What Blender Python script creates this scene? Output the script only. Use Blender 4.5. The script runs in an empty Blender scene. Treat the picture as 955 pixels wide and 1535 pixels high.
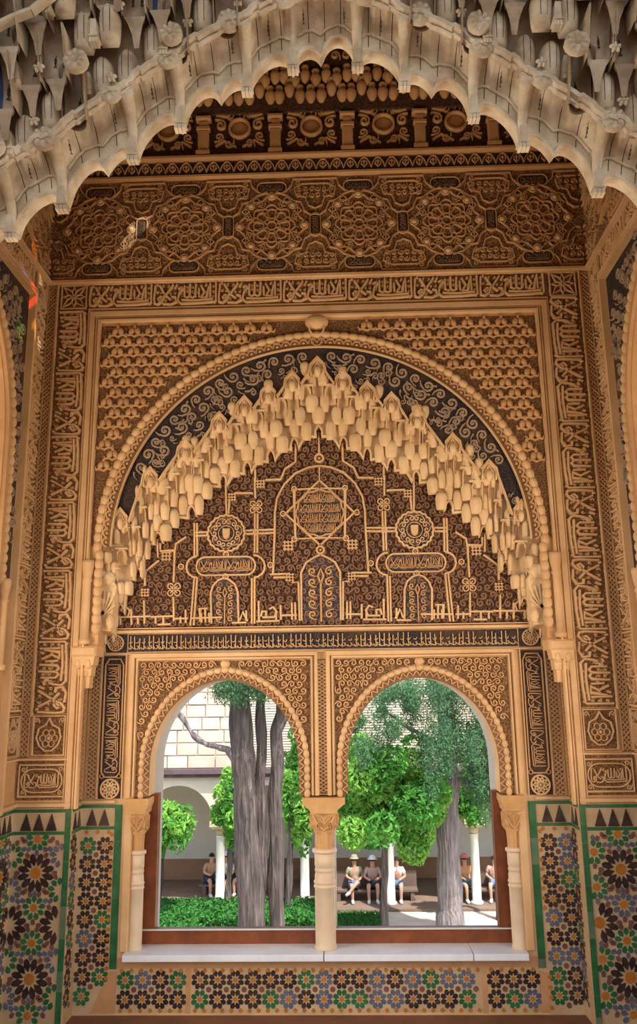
import bpy, bmesh, math, random
import numpy as np
from mathutils import Matrix, Vector
from mathutils.geometry import tessellate_polygon

random.seed(7)
rng = np.random.default_rng(7)
SC = bpy.context.scene
COL = SC.collection
pi = math.pi

# ------------------------------------------------------------------ camera
FPX, YAW, PITCH, ROLL = 1217.75, -0.0295, 0.2205, -0.0129
CAMLOC = Vector((0.1363, -4.7422, 0.6057))
fw = Vector((math.sin(YAW) * math.cos(PITCH), math.cos(YAW) * math.cos(PITCH), math.sin(PITCH)))
rt0 = Vector((math.cos(YAW), -math.sin(YAW), 0)); up0 = rt0.cross(fw)
rt = math.cos(ROLL) * rt0 + math.sin(ROLL) * up0
up = -math.sin(ROLL) * rt0 + math.cos(ROLL) * up0
cam = bpy.data.cameras.new('camera'); camo = bpy.data.objects.new('camera', cam); COL.objects.link(camo)
cam.sensor_fit = 'VERTICAL'; cam.sensor_height = 36.0; cam.sensor_width = 36.0 * 955 / 1535
cam.lens = FPX / 1535 * 36.0; cam.clip_end = 300; cam.clip_start = 0.05
mw = Matrix((rt, up, -fw)).transposed().to_4x4(); mw.translation = CAMLOC
camo.matrix_world = mw
SC.camera = camo

# ------------------------------------------------------------------ world, sun, lights, exposure
SC.view_settings.view_transform = 'Standard'
SC.view_settings.look = 'None'
SC.view_settings.exposure = 0.0
SC.view_settings.gamma = 1.0
SC.view_settings.use_curve_mapping = False
W = bpy.data.worlds.new('sky'); SC.world = W; W.use_nodes = True
nt = W.node_tree; bg = nt.nodes['Background']
sky = nt.nodes.new('ShaderNodeTexSky'); sky.sky_type = 'NISHITA'; sky.sun_disc = False
sky.sun_elevation = math.radians(56); sky.sun_rotation = math.radians(160); sky.dust_density = 2.0
nt.links.new(sky.outputs[0], bg.inputs[0]); bg.inputs[1].default_value = 0.36
SUN = bpy.data.lights.new('sun', 'SUN'); so = bpy.data.objects.new('sun', SUN); COL.objects.link(so)
SUN.energy = 7.5; SUN.angle = 0.01; SUN.color = (1, .95, .86)
so.rotation_euler = Vector((-0.28, 0.42, -1.0)).to_track_quat('-Z', 'Y').to_euler()
SUNROT = None

def area(name, loc, target, sx, sy, power, color):
    l = bpy.data.lights.new(name, 'AREA'); l.shape = 'RECTANGLE'; l.size = sx; l.size_y = sy
    l.energy = power; l.color = color
    o = bpy.data.objects.new(name, l); COL.objects.link(o); o.location = loc
    o.rotation_euler = (Vector(target) - Vector(loc)).to_track_quat('-Z', 'Y').to_euler()
    return o
# daylight of the two side windows of the room and of the courtyard behind the hall
area('window_daylight_left', (-2.35, -1.35, 0.30), (0.4, -0.5, 0.45), 1.5, 1.6, 104, (1, .80, .58))
area('window_daylight_right', (2.35, -1.35, 0.30), (-0.4, -0.5, 0.45), 1.5, 1.6, 80, (1, .80, .58))
area('hall_daylight', (0.5, -8.6, 1.2), (0, 0, 1.4), 4.5, 3.6, 72, (1, .87, .72))

# narrow beams of sun through the small coloured panes of the ceiling lantern
def beam(target, src, radius, power, color):
    l = bpy.data.lights.new('lantern_beam', 'SPOT'); o = bpy.data.objects.new('lantern_beam', l); COL.objects.link(o); o.location = src
    v = Vector(target) - Vector(src); o.rotation_euler = v.to_track_quat('-Z', 'Y').to_euler()
    l.spot_size = 2 * math.atan(radius / v.length); l.spot_blend = .35; l.energy = power; l.color = color; l.shadow_soft_size = .005
for tg, r, p, c in (((-1.73, -.26, 3.30), .045, 260, (1, .35, .03)), ((-1.73, -.28, 2.96), .05, 300, (1, .06, .03)), ((-1.73, -.42, 3.02), .04, 140, (.1, .1, 1)), ((-1.73, -.40, 2.70), .05, 140, (.08, 1, .12)),
                    ((-1.73, -.22, 2.74), .04, 240, (1, .5, .03)), ((-1.73, -.12, 2.72), .03, 260, (1, .95, .9)), ((-1.16, 0, 3.60), .06, 420, (1, .97, .9)), ((-1.23, 0, 3.48), .04, 330, (1, .97, .9)), ((-1.72, -.16, 3.15), .02, 200, (1, .95, .9))):
    beam(tg, (.35, -1.5, 5.12), r, p * (2.6 if tg[0] < -1.5 else 1), c)

# ------------------------------------------------------------------ materials
MATS = {}
def newmat(name):
    m = bpy.data.materials.new(name); m.use_nodes = True; MATS[name] = m
    t = m.node_tree; b = t.nodes['Principled BSDF']
    return m, t, b
def mixc(t, fac, a, b):
    n = t.nodes.new('ShaderNodeMix'); n.data_type = 'RGBA'
    if isinstance(fac, float): n.inputs[0].default_value = fac
    else: t.links.new(fac, n.inputs[0])
    for k, v in ((6, a), (7, b)):
        if isinstance(v, tuple): n.inputs[k].default_value = (*v, 1)
        else: t.links.new(v, n.inputs[k])
    return n.outputs[2]
def noise(t, scale, detail=4, coord='pos', rough=.6):
    n = t.nodes.new('ShaderNodeTexNoise'); n.inputs['Scale'].default_value = scale
    n.inputs['Detail'].default_value = detail; n.inputs['Roughness'].default_value = rough
    if coord == 'pos':
        g = t.nodes.new('ShaderNodeNewGeometry'); t.links.new(g.outputs['Position'], n.inputs['Vector'])
    else:
        g = t.nodes.new('ShaderNodeTexCoord'); t.links.new(g.outputs['Object'], n.inputs['Vector'])
    return n
def ramp(t, val, lo, hi):
    r = t.nodes.new('ShaderNodeMapRange'); r.inputs[1].default_value = lo; r.inputs[2].default_value = hi
    t.links.new(val, r.inputs[0]); return r.outputs[0]
def bump(t, b, val, dist, strength=1.0):
    n = t.nodes.new('ShaderNodeBump'); n.inputs['Distance'].default_value = dist; n.inputs['Strength'].default_value = strength
    t.links.new(val, n.inputs['Height']); t.links.new(n.outputs[0], b.inputs['Normal'])
def plain(name, c1, c2=None, rough=.8, scale=6, bdist=0, bscale=60, spec=.3, lo=.35, hi=.65, coat=0):
    m, t, b = newmat(name)
    b.inputs['Roughness'].default_value = rough; b.inputs['Specular IOR Level'].default_value = spec
    b.inputs['Coat Weight'].default_value = coat
    if c2:
        n = noise(t, scale); t.links.new(mixc(t, ramp(t, n.outputs[0], lo, hi), c1, c2), b.inputs['Base Color'])
    else: b.inputs['Base Color'].default_value = (*c1, 1)
    if bdist:
        n2 = noise(t, bscale, 3); bump(t, b, n2.outputs[0], bdist)
    return m
def carved(name, c1, c2, scale, bdist, patina=None):
    """ground filled with fine carving too small to pick apart: voronoi relief and colour"""
    m, t, b = newmat(name); b.inputs['Roughness'].default_value = .9; b.inputs['Specular IOR Level'].default_value = .2
    g = t.nodes.new('ShaderNodeNewGeometry')
    v = t.nodes.new('ShaderNodeTexVoronoi'); v.feature = 'DISTANCE_TO_EDGE'; v.inputs['Scale'].default_value = scale
    n = t.nodes.new('ShaderNodeTexNoise'); n.inputs['Scale'].default_value = scale * .6
    ad = t.nodes.new('ShaderNodeMix'); ad.data_type = 'VECTOR'; ad.inputs[0].default_value = .03
    t.links.new(g.outputs['Position'], n.inputs['Vector'])
    t.links.new(g.outputs['Position'], ad.inputs[4]); t.links.new(n.outputs[1], ad.inputs[5])
    t.links.new(ad.outputs[1], v.inputs['Vector'])
    r = ramp(t, v.outputs[0], .06, .22)
    base = mixc(t, r, c2, c1)
    if patina:
        n2 = noise(t, 2.5); base = mixc(t, ramp(t, n2.outputs[0], .45, .65), base, patina)
    t.links.new(base, b.inputs['Base Color'])
    inv = t.nodes.new('ShaderNodeMath'); inv.operation = 'SUBTRACT'; inv.inputs[0].default_value = 1
    t.links.new(r, inv.inputs[1]); bump(t, b, inv.outputs[0], bdist)
    return m

plain('stucco', (.60, .365, .18), (.48, .28, .135), .85, 3.5, .0015, 90, .2)
plain('stucco_pale', (.70, .48, .27), (.58, .37, .19), .85, 4, .0015, 70, .2)
plain('stucco_cream', (.76, .57, .35), (.62, .43, .24), .8, 5, .001, 50, .25)
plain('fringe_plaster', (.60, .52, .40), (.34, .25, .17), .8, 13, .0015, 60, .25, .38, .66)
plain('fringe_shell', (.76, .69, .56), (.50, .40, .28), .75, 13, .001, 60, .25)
plain('fringe_dust_shade', (.28, .20, .14), (.50, .40, .29), .9, 8, .001, 60, .2)  # brown of the deeper cells: dust, with their shade put into the colour
plain('paint_black', (.03, .025, .03), (.08, .06, .05), .85, 40)
plain('paint_blue', (.03, .05, .17), (.07, .10, .24), .8, 25)
carved('ground_brown', (.12, .06, .03), (.30, .17, .085), 75, .004)
carved('ground_red', (.06, .030, .022), (.12, .062, .038), 60, .004)
carved('ground_dark', (.022, .022, .032), (.07, .055, .055), 80, .003, (.10, .06, .04))
carved('ground_blue', (.035, .035, .055), (.12, .105, .11), 130, .003)
carved('lattice_ground', (.14, .07, .032), (.40, .235, .115), 62, .006)
plain('relief_dark', (.27, .155, .08), (.19, .105, .055), .9, 9, 0)
plain('relief_tympanum', (.25, .135, .08), (.18, .095, .058), .9, 9, 0)
plain('scroll_grey', (.40, .30, .21), (.30, .22, .16), .9, 9, 0)
plain('grout', (.56, .43, .27), (.44, .31, .18), .6, 5, .0008, 120)
plain('repair_plaster', (.55, .31, .16), (.46, .25, .12), .9, 6, .002, 50)
plain('tile_black', (.020, .014, .016), (.06, .035, .035), .25, 14, spec=.5)
plain('tile_green', (.015, .105, .035), (.035, .16, .075), .25, 14, spec=.5)
plain('tile_blue', (.075, .095, .16), (.14, .15, .21), .25, 14, spec=.5)
plain('tile_purple', (.13, .055, .05), (.20, .10, .085), .25, 14, spec=.5)
plain('tile_ochre', (.48, .19, .025), (.38, .14, .03), .25, 14, spec=.5)
plain('tile_green_pale', (.04, .16, .10), (.17, .20, .12), .3, 5, spec=.5)
plain('sill_marble', (.78, .86, .98), (.68, .74, .85), .45, 5, 0)
plain('column_marble', (.72, .60, .45), (.62, .49, .35), .45, 7, .0006, 60, .4)
plain('capital_stone', (.60, .37, .17), (.50, .29, .12), .8, 8, .001, 60)
plain('wood', (.24, .065, .016), (.15, .038, .010), .4, 12, 0, spec=.4)
plain('brick_floor', (.24, .12, .07), (.17, .085, .05), .8, 4, .001, 40)
plain('hall_plaster', (.72, .60, .44), (.64, .52, .37), .9, 2)
plain('cedar', (.16, .085, .04), (.11, .055, .03), .7, 6)
def glassmat():
    m = bpy.data.materials.new('window_glass'); m.use_nodes = True; MATS['window_glass'] = m
    t = m.node_tree; t.nodes.clear()
    o = t.nodes.new('ShaderNodeOutputMaterial'); mx = t.nodes.new('ShaderNodeMixShader')
    tr = t.nodes.new('ShaderNodeBsdfTransparent'); gl = t.nodes.new('ShaderNodeBsdfGlossy'); gl.inputs['Roughness'].default_value = .04
    fr = t.nodes.new('ShaderNodeFresnel'); fr.inputs[0].default_value = 1.18
    t.links.new(fr.outputs[0], mx.inputs[0]); t.links.new(tr.outputs[0], mx.inputs[1]); t.links.new(gl.outputs[0], mx.inputs[2])
    t.links.new(mx.outputs[0], o.inputs[0])
glassmat()
# garden
plain('garden_wall', (.66, .60, .50), (.56, .49, .40), .9, .8)
plain('gallery_back', (.70, .68, .58), (.60, .58, .48), .9, .8)
plain('ochre_dado', (.36, .20, .11), (.28, .15, .08), .9, 1.5)
plain('stone_pink', (.66, .44, .34), (.72, .58, .48), .9, 1.2)
plain('stone_pale', (.70, .60, .50), (.62, .50, .40), .9, 1.2)
plain('eave', (.10, .07, .08), (.15, .11, .11), .9, 3)
plain('gallery_marble', (.70, .72, .66), (.60, .62, .55), .5, 3)
plain('gallery_capital', (.55, .48, .30), (.48, .40, .24), .8, 4)
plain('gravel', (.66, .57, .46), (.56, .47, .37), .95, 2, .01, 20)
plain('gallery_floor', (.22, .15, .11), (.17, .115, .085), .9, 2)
plain('lawn', (.05, .15, .03), (.08, .20, .05), .95, 5)
plain('hedge_leaf', (.035, .13, .03), (.06, .20, .05), .6, 6)
plain('orange_leaf', (.10, .30, .03), (.16, .42, .06), .5, 4)
plain('orange_leaf_dark', (.05, .17, .03), (.09, .25, .04), .5, 4)
plain('cypress_leaf', (.035, .10, .055), (.07, .15, .07), .8, 2)
def bark(name, c1, c2):
    m, t, b = newmat(name); b.inputs['Roughness'].default_value = .95
    g = t.nodes.new('ShaderNodeNewGeometry'); mp = t.nodes.new('ShaderNodeMapping'); mp.inputs['Scale'].default_value = (9, 9, .9)
    n = t.nodes.new('ShaderNodeTexNoise'); n.inputs['Scale'].default_value = 2.2; n.inputs['Detail'].default_value = 6
    t.links.new(g.outputs['Position'], mp.inputs[0]); t.links.new(mp.outputs[0], n.inputs['Vector'])
    r = ramp(t, n.outputs[0], .35, .65); t.links.new(mixc(t, r, c1, c2), b.inputs['Base Color']); bump(t, b, r, .04)
bark('bark', (.06, .045, .04), (.19, .15, .135))
bark('bark_grey', (.16, .13, .14), (.33, .29, .28))
def cloth(name, c): plain(name, c, rough=.9)
cloth('skin', (.52, .30, .21)); cloth('hair', (.03, .02, .015)); cloth('cloth_white', (.75, .75, .78)); cloth('cloth_tan', (.45, .28, .16))
cloth('cloth_dark', (.04, .04, .06)); cloth('cloth_olive', (.30, .29, .20)); cloth('cloth_blue', (.16, .22, .36)); cloth('cloth_orange', (.60, .28, .08))
cloth('cloth_pink', (.75, .22, .24)); cloth('cloth_teal', (.18, .27, .30)); cloth('cloth_rose', (.45, .30, .28)); cloth('shoe', (.6, .6, .62))
plain('bench_stone', (.20, .14, .11), (.15, .10, .08), .9, 3)

# ------------------------------------------------------------------ mesh helpers
class M:
    """collects geometry in local (u, v, n) coordinates"""
    def __init__(s): s.v = []; s.f = []
    def add(s, verts, faces):
        o = len(s.v); s.v += [tuple(p) for p in verts]; s.f += [tuple(o + i for i in f) for f in faces]; return s
    def box(s, u0, u1, v0, v1, n0, n1, bev=0):
        if bev:
            b = bev
            pts = [(u0, v0, n0), (u1, v0, n0), (u1, v1, n0), (u0, v1, n0), (u0, v0, n1 - b), (u1, v0, n1 - b), (u1, v1, n1 - b), (u0, v1, n1 - b),
                   (u0 + b, v0 + b, n1), (u1 - b, v0 + b, n1), (u1 - b, v1 - b, n1), (u0 + b, v1 - b, n1)]
            fs = [(3, 2, 1, 0), (0, 1, 5, 4), (1, 2, 6, 5), (2, 3, 7, 6), (3, 0, 4, 7), (4, 5, 9, 8), (5, 6, 10, 9), (6, 7, 11, 10), (7, 4, 8, 11), (8, 9, 10, 11)]
            return s.add(pts, fs)
        pts = [(u0, v0, n0), (u1, v0, n0), (u1, v1, n0), (u0, v1, n0), (u0, v0, n1), (u1, v0, n1), (u1, v1, n1), (u0, v1, n1)]
        return s.add(pts, [(3, 2, 1, 0), (4, 5, 6, 7), (0, 1, 5, 4), (1, 2, 6, 5), (2, 3, 7, 6), (3, 0, 4, 7)])
    def prism(s, poly, n0, n1, inset=0.0, back=False):
        k = len(poly); cx = sum(p[0] for p in poly) / k; cy = sum(p[1] for p in poly) / k
        top = [(cx + (p[0] - cx) * (1 - inset), cy + (p[1] - cy) * (1 - inset), n1) for p in poly]
        low = [(p[0], p[1], n0) for p in poly]
        fs = [tuple(range(k, 2 * k))] + [(i, (i + 1) % k, k + (i + 1) % k, k + i) for i in range(k)]
        if back: fs.append(tuple(range(k - 1, -1, -1)))
        return s.add(low + top, fs)
    def ribbon(s, pts, w, h, closed=False, n0=0.0, taper=None):
        P = [Vector((p[0], p[1])) for p in pts]; k = len(P)
        if k < 2: return s
        V = []
        for i in range(k):
            if closed: a, b = P[i - 1], P[(i + 1) % k]
            else: a, b = P[max(0, i - 1)], P[min(k - 1, i + 1)]
            d = b - a
            if d.length < 1e-9: d = Vector((1, 0))
            d.normalize(); nn = Vector((-d.y, d.x))
            # mitre
            ww = w
            if 0 < i < k - 1 or closed:
                d1 = (P[i] - P[i - 1])
                if d1.length > 1e-9:
                    d1.normalize(); c = abs(d.dot(d1)); ww = w / max(c, .6)
            if taper: ww *= taper(i / (k - 1))
            for q, hh in ((-.5, 0), (-.3, h), (.3, h), (.5, 0)):
                V.append((P[i].x + nn.x * ww * q, P[i].y + nn.y * ww * q, n0 + hh))
        F = []
        n = k if closed else k - 1
        for i in range(n):
            a = i * 4; b = ((i + 1) % k) * 4
            for q in range(3): F.append((a + q + 1, a + q, b + q, b + q + 1))
        if not closed:
            F.append((0, 1, 2, 3)); e = (k - 1) * 4; F.append((e + 3, e + 2, e + 1, e))
        return s.add(V, F)
    def dome(s, cu, cv, ru, rv, h, seg=10, rings=3, n0=0.0, rot=0):
        V = []; c, sn = math.cos(rot), math.sin(rot)
        for j in range(rings):
            a = j / rings * pi / 2
            for i in range(seg):
                t = 2 * pi * i / seg; x = ru * math.cos(a) * math.cos(t); y = rv * math.cos(a) * math.sin(t)
                V.append((cu + x * c - y * sn, cv + x * sn + y * c, n0 + h * math.sin(a)))
        V.append((cu, cv, n0 + h)); F = []
        for j in range(rings - 1):
            for i in range(seg):
                F.append((j * seg + i, j * seg + (i + 1) % seg, (j + 1) * seg + (i + 1) % seg, (j + 1) * seg + i))
        for i in range(seg): F.append(((rings - 1) * seg + i, (rings - 1) * seg + (i + 1) % seg, len(V) - 1))
        return s.add(V, F)
    def ringr(s, cu, cv, r, w, h, seg=16, n0=0.0, a0=0, a1=2 * pi):
        full = abs(a1 - a0) > 6.28
        k = seg if full else seg + 1
        return s.ribbon([(cu + r * math.cos(a0 + (a1 - a0) * i / seg), cv + r * math.sin(a0 + (a1 - a0) * i / seg)) for i in range(k)], w, h, full, n0)
    def curl(s, cu, cv, r, w, h, a0=0.0, turns=1.5, sgn=1, seg=14, n0=0.0, tail=True):
        pts = []
        if tail:
            for q in (1.6, 1.25): pts.append((cu + r * q * math.cos(a0 - sgn * .9 * (q - 1) * 1.4), cv + r * q * math.sin(a0 - sgn * .9 * (q - 1) * 1.4)))
        for i in range(seg + 1):
            t = i / seg; rr = r * (1 - .78 * t); a = a0 + sgn * t * turns * 2 * pi
            pts.append((cu + rr * math.cos(a), cv + rr * math.sin(a)))
        return s.ribbon(pts, w, h, n0=n0, taper=lambda q: .55 + .6 * math.sin(pi * min(1, q * 1.1)) ** .5 if q < .9 else .9)
    def lathe(s, prof, seg=24, cx=0, cy=0, caps=True):
        """prof: (r, z) list; axis along local z (third coordinate)"""
        V = []; F = []
        for r, z in prof:
            for i in range(seg):
                a = 2 * pi * i / seg; V.append((cx + r * math.cos(a), cy + r * math.sin(a), z))
        for j in range(len(prof) - 1):
            for i in range(seg): F.append((j * seg + i, j * seg + (i + 1) % seg, (j + 1) * seg + (i + 1) % seg, (j + 1) * seg + i))
        if caps: F.append(tuple(range(seg - 1, -1, -1))); F.append(tuple((len(prof) - 1) * seg + i for i in range(seg)))
        return s.add(V, F)
    def tube(s, pts, radii, seg=8, caps=True):
        P = [Vector(p) for p in pts]; V = []; F = []; ref = Vector((.3, .9, .2))
        for i, p in enumerate(P):
            d = (P[min(i + 1, len(P) - 1)] - P[max(i - 1, 0)]).normalized()
            a = d.cross(ref).normalized(); b = d.cross(a)
            for k in range(seg):
                t = 2 * pi * k / seg; V.append(tuple(p + (a * math.cos(t) + b * math.sin(t)) * radii[i]))
        for j in range(len(P) - 1):
            for i in range(seg): F.append((j * seg + i, (j + 1) * seg + i, (j + 1) * seg + (i + 1) % seg, j * seg + (i + 1) % seg))
        if caps: F.append(tuple(range(seg))); F.append(tuple((len(P) - 1) * seg + i for i in range(seg - 1, -1, -1)))
        return s.add(V, F)
    def holes(s, outer, holes, n0, n1):
        """slab with holes: front at n1, back at n0"""
        loops = [[Vector((p[0], p[1], 0)) for p in l] for l in [outer] + holes]
        flat = [p for l in loops for p in l]
        tris = tessellate_polygon(loops); k = len(flat)
        V = [(p.x, p.y, n1) for p in flat] + [(p.x, p.y, n0) for p in flat]; F = []
        for t in tris:
            a, b, c = (flat[i] for i in t)
            if (b - a).cross(c - a).z < 0: t = (t[0], t[2], t[1])
            F.append(tuple(t)); F.append((t[0] + k, t[2] + k, t[1] + k))
        o = 0
        for l in loops:
            m = len(l); ar = sum(l[i].x * l[(i + 1) % m].y - l[(i + 1) % m].x * l[i].y for i in range(m))
            hole = o > 0
            for i in range(m):
                a, b = o + i, o + (i + 1) % m
                F.append((a, a + k, b + k, b) if (ar > 0) != hole else (b, b + k, a + k, a))
            o += m
        return s.add(V, F)
    def mesh(s, name, mat, smooth=False):
        me = bpy.data.meshes.new(name); me.from_pydata(s.v, [], s.f)
        me.materials.append(MATS[mat] if isinstance(mat, str) else mat)
        if smooth: me.polygons.foreach_set('use_smooth', [True] * len(me.polygons))
        me.update(); return me

def frame(o, u, v, n):
    m = Matrix((Vector(u), Vector(v), Vector(n))).transposed().to_4x4(); m.translation = Vector(o); return m
D = 0.17
SW = 1.73
ID = Matrix.Identity(4)
FA = frame((0, 0, 0), (1, 0, 0), (0, 0, 1), (0, -1, 0))
FB = frame((0, D, 0), (1, 0, 0), (0, 0, 1), (0, -1, 0))
FL = frame((-SW, 0, 0), (0, 1, 0), (0, 0, 1), (1, 0, 0))
FR = frame((SW, 0, 0), (0, -1, 0), (0, 0, 1), (-1, 0, 0))
FJL = frame((-1.40, 0, 0), (0, 1, 0), (0, 0, 1), (1, 0, 0))
FJR = frame((1.40, 0, 0), (0, -1, 0), (0, 0, 1), (-1, 0, 0))
WM = {}
def obj(name, me, parent=None, mtx=ID):
    o = bpy.data.objects.new(name, me); COL.objects.link(o); o.matrix_basis = mtx; WM[o.name] = mtx
    if parent is not None:
        o.parent = parent; o.matrix_parent_inverse = WM[parent.name].inverted()
    return o
def tr(u=0, v=0, n=0, rot=0, su=1, sv=None, sn=1):
    sv = su if sv is None else sv
    return Matrix.Translation((u, v, n)) @ Matrix.Rotation(rot, 4, 'Z') @ Matrix.Diagonal((su, sv, sn, 1))
def tag(o, label=None, cat=None, group=None, kind=None):
    if label: o['label'] = label
    if cat: o['category'] = cat
    if group: o['group'] = group
    if kind: o['kind'] = kind
    return o
def empty(name, loc=(0, 0, 0), rz=0):
    return obj(name, None, None, Matrix.Translation(loc) @ Matrix.Rotation(rz, 4, 'Z'))
def arc(cu, cv, r, a0, a1, k): return [(cu + r * math.cos(a0 + (a1 - a0) * i / k), cv + r * math.sin(a0 + (a1 - a0) * i / k)) for i in range(k + 1)]
def inpoly(x, y, P):
    c = False; k = len(P)
    for i in range(k):
        x1, y1 = P[i]; x2, y2 = P[i - 1]
        if (y1 > y) != (y2 > y) and x < (x2 - x1) * (y - y1) / (y2 - y1) + x1: c = not c
    return c

# ================================================================== STRUCTURE
def ring_pts(r, a0=0, a1=pi, k=64): return arc(0, 1.48, r, a0, a1, k)
ol = [(-SW, -1.1), (-1.40, -1.1), (-1.40, .86), (-1.30, .86)] + ring_pts(1.30, pi, 0) + [(1.30, .86), (1.40, .86), (1.40, -1.1), (SW, -1.1), (SW, 5.2), (-SW, 5.2)]
wall_back = obj('wall_back', M().holes(ol, [], -D, 0).mesh('wall_back', 'stucco'), None, FA)
tag(wall_back, 'tan carved plaster wall with the big round arch around the twin window', 'wall', kind='structure')
def archpath(cx, hw, apex, spring, zb, k=28, pt=.006):
    P = [(cx - hw, zb)]
    for i in range(k + 1):
        a = pi - pi * i / k; x = hw * math.cos(a); z = (apex - spring) * math.sin(a)
        P.append((cx + x, spring + z + pt * (1 - abs(x) / hw) ** 3 - pt * 0))
    P.append((cx + hw, zb)); return P
WC = .577
win = [(-1.10, -.78), (1.10, -.78), (1.10, .04), (WC + .44, .04)] + archpath(WC, .44, .69, .2, .06)[::-1][1:-1] + [(WC - .44, .04), (-WC + .44, .04)] + \
    archpath(-WC, .44, .69, .2, .06)[::-1][1:-1] + [(-WC - .44, .04), (-1.10, .04)]
wall_recess = obj('wall_recess', M().holes([(-1.45, -1.1), (1.45, -1.1), (1.45, 2.8), (-1.45, 2.8)], [win], -.17, 0).mesh('wall_recess', 'stucco_pale'), None, FB)
tag(wall_recess, 'recessed plaster wall under the stalactite arch that holds the two arched windows', 'wall', kind='structure')
def outhole(c):
    s = 1 if c > 0 else -1
    P = [(s * .06, -.80), (s * .06, .02), (s * (WC - .452), .04)] + [(s * x, z) for x, z in archpath(WC, .452, .70, .2, .04)[1:-1]] + [(s * (WC + .452), .04), (s * 1.03, .02), (s * 1.03, -.80)]
    return P
wo = M().holes([(-7, -5.2), (7, -5.2), (7, 6), (-7, 6)], [outhole(-WC), outhole(WC)], -.46, -.17)
wall_outer = obj('wall_outer', wo.mesh('wall_outer', 'garden_wall'), None, FB)
tag(wall_outer, 'pale outer masonry around the two arched window openings', 'wall', kind='structure')
# side walls with a tall arched opening each
for nm, F, s in (('wall_left', FL, 1), ('wall_right', FR, -1)):
    cu = -1.42 * s
    h = [(cu - .93, -.25)] + arc(cu, 2.0, .93, pi, 0, 24) + [(cu + .93, -.25)]
    w = obj(nm, M().holes([(-3.0 if s > 0 else 0, -1.1), (0 if s > 0 else 3.0, -1.1), (0 if s > 0 else 3.0, 5.2), (-3.0 if s > 0 else 0, 5.2)], [h], -.5, 0).mesh(nm, 'stucco'), None, F)
    tag(w, 'carved plaster side wall at the %s edge with an arched opening' % nm[5:], 'wall', kind='structure')
    if s > 0: wall_left = w
    else: wall_right = w
fl = M().box(-1.73, 1.73, -2.9, .0, -1.25, -1.1).box(-1.4, 1.4, 0, D, -1.25, -1.1).box(-5, 5, -11, -2.9, -1.35, -1.12)
tag(obj('floor', fl.mesh('floor', 'brick_floor')), 'dull reddish brick floor at the foot of the tiled wall', 'floor', kind='structure')
tag(obj('ceiling', M().box(-7, 7, -11, .6, 5.2, 5.4).mesh('ceiling', 'cedar')), 'dark ceiling above the carved walls', 'ceiling', kind='structure')
for s, nm in ((-1, 'wall_hall_left'), (1, 'wall_hall_right')):
    tag(obj(nm, M().box(min(s * 5, s * 5.2), max(s * 5, s * 5.2), -11, -2.9, -1.2, 5.2).mesh(nm, 'hall_plaster')), 'plain plaster wall of the hall on the %s' % nm[10:], 'wall', kind='structure')
    tag(obj('wall_return_' + nm[10:], M().box(min(s * 1.0, s * 5.2) if 0 else min(s * 1.72, s * 5.2), max(s * 1.72, s * 5.2), -3.1, -2.9, -1.2, 5.2).mesh(nm, 'hall_plaster')), 'plain hall wall beside the entrance arch on the %s' % nm[10:], 'wall', kind='structure')

# ================================================================== ORNAMENT OF THE ARCH WALL
def panel(name, me, parent, F, label=None):
    o = obj(name, me, parent, F)
    if label: o['label'] = label
    return o
# --- heart spandrel
OUT = ring_pts(1.352, 0, pi, 64)
sp = [(1.366, 1.49)] + OUT + [(-1.366, 1.49), (-1.366, 2.905), (1.366, 2.905)]
spand = panel('heart_spandrel', M().holes(sp, [], 0, .003).mesh('heart_spandrel', 'ground_brown'), wall_back, FA, 'plaster spandrel covered in rows of raised hearts')
hm = M()
for s in (-1, 1):
    hm.dome(s * .0165, -.006, .0165, .0265, .020, 10, 3, rot=s * .42)
hm.ribbon([(-.004, .012), (0, .034), (.004, .012)], .012, .012)
hm.ribbon([(-.048, -.012), (-.040, -.030), (-.022, -.024), (0, -.036), (.022, -.024), (.040, -.030), (.048, -.012)], .012, .012)
heart = hm.mesh('heart', 'stucco', True)
pu, pv = .105, .0675
j = 0; v = 2.872
while v > 1.5:
    for i in range(-14, 15):
        u = i * pu + (pu / 2 if j % 2 else 0)
        if abs(u) < 1.325 and math.hypot(abs(u) + (.03), v - 1.48 - .03) > 1.385 and math.hypot(u, v - 1.48 - .03) > 1.375: obj('heart', heart, spand, FA @ tr(u, v, .003, 0, 1.12, 1.18))
    j += 1; v -= pv
# --- frame mouldings
def mould(parent, F, paths, mat='stucco_pale', name='frame_molding'):
    m = M()
    for pts, w, h in paths: m.ribbon(pts, w, h)
    return panel(name, m.mesh(name, mat), parent, F)
def upath(x, zt, zb=.0): return [(-x, zb), (-x, zt), (x, zt), (x, zb)]
mould(wall_back, FA, [(upath(1.425, 2.985), .05, .022), (upath(1.378, 2.935), .020, .032), (upath(1.397, 2.957), .014, .02)])
mould(wall_back, FA, [(upath(1.452, 3.022), .012, .012), ([(-1.66, .5), (-1.66, 3.2), (1.66, 3.2), (1.66, .5)], .014, .014), ([(-SW, 3.213), (SW, 3.213)], .028, .03)])
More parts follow.
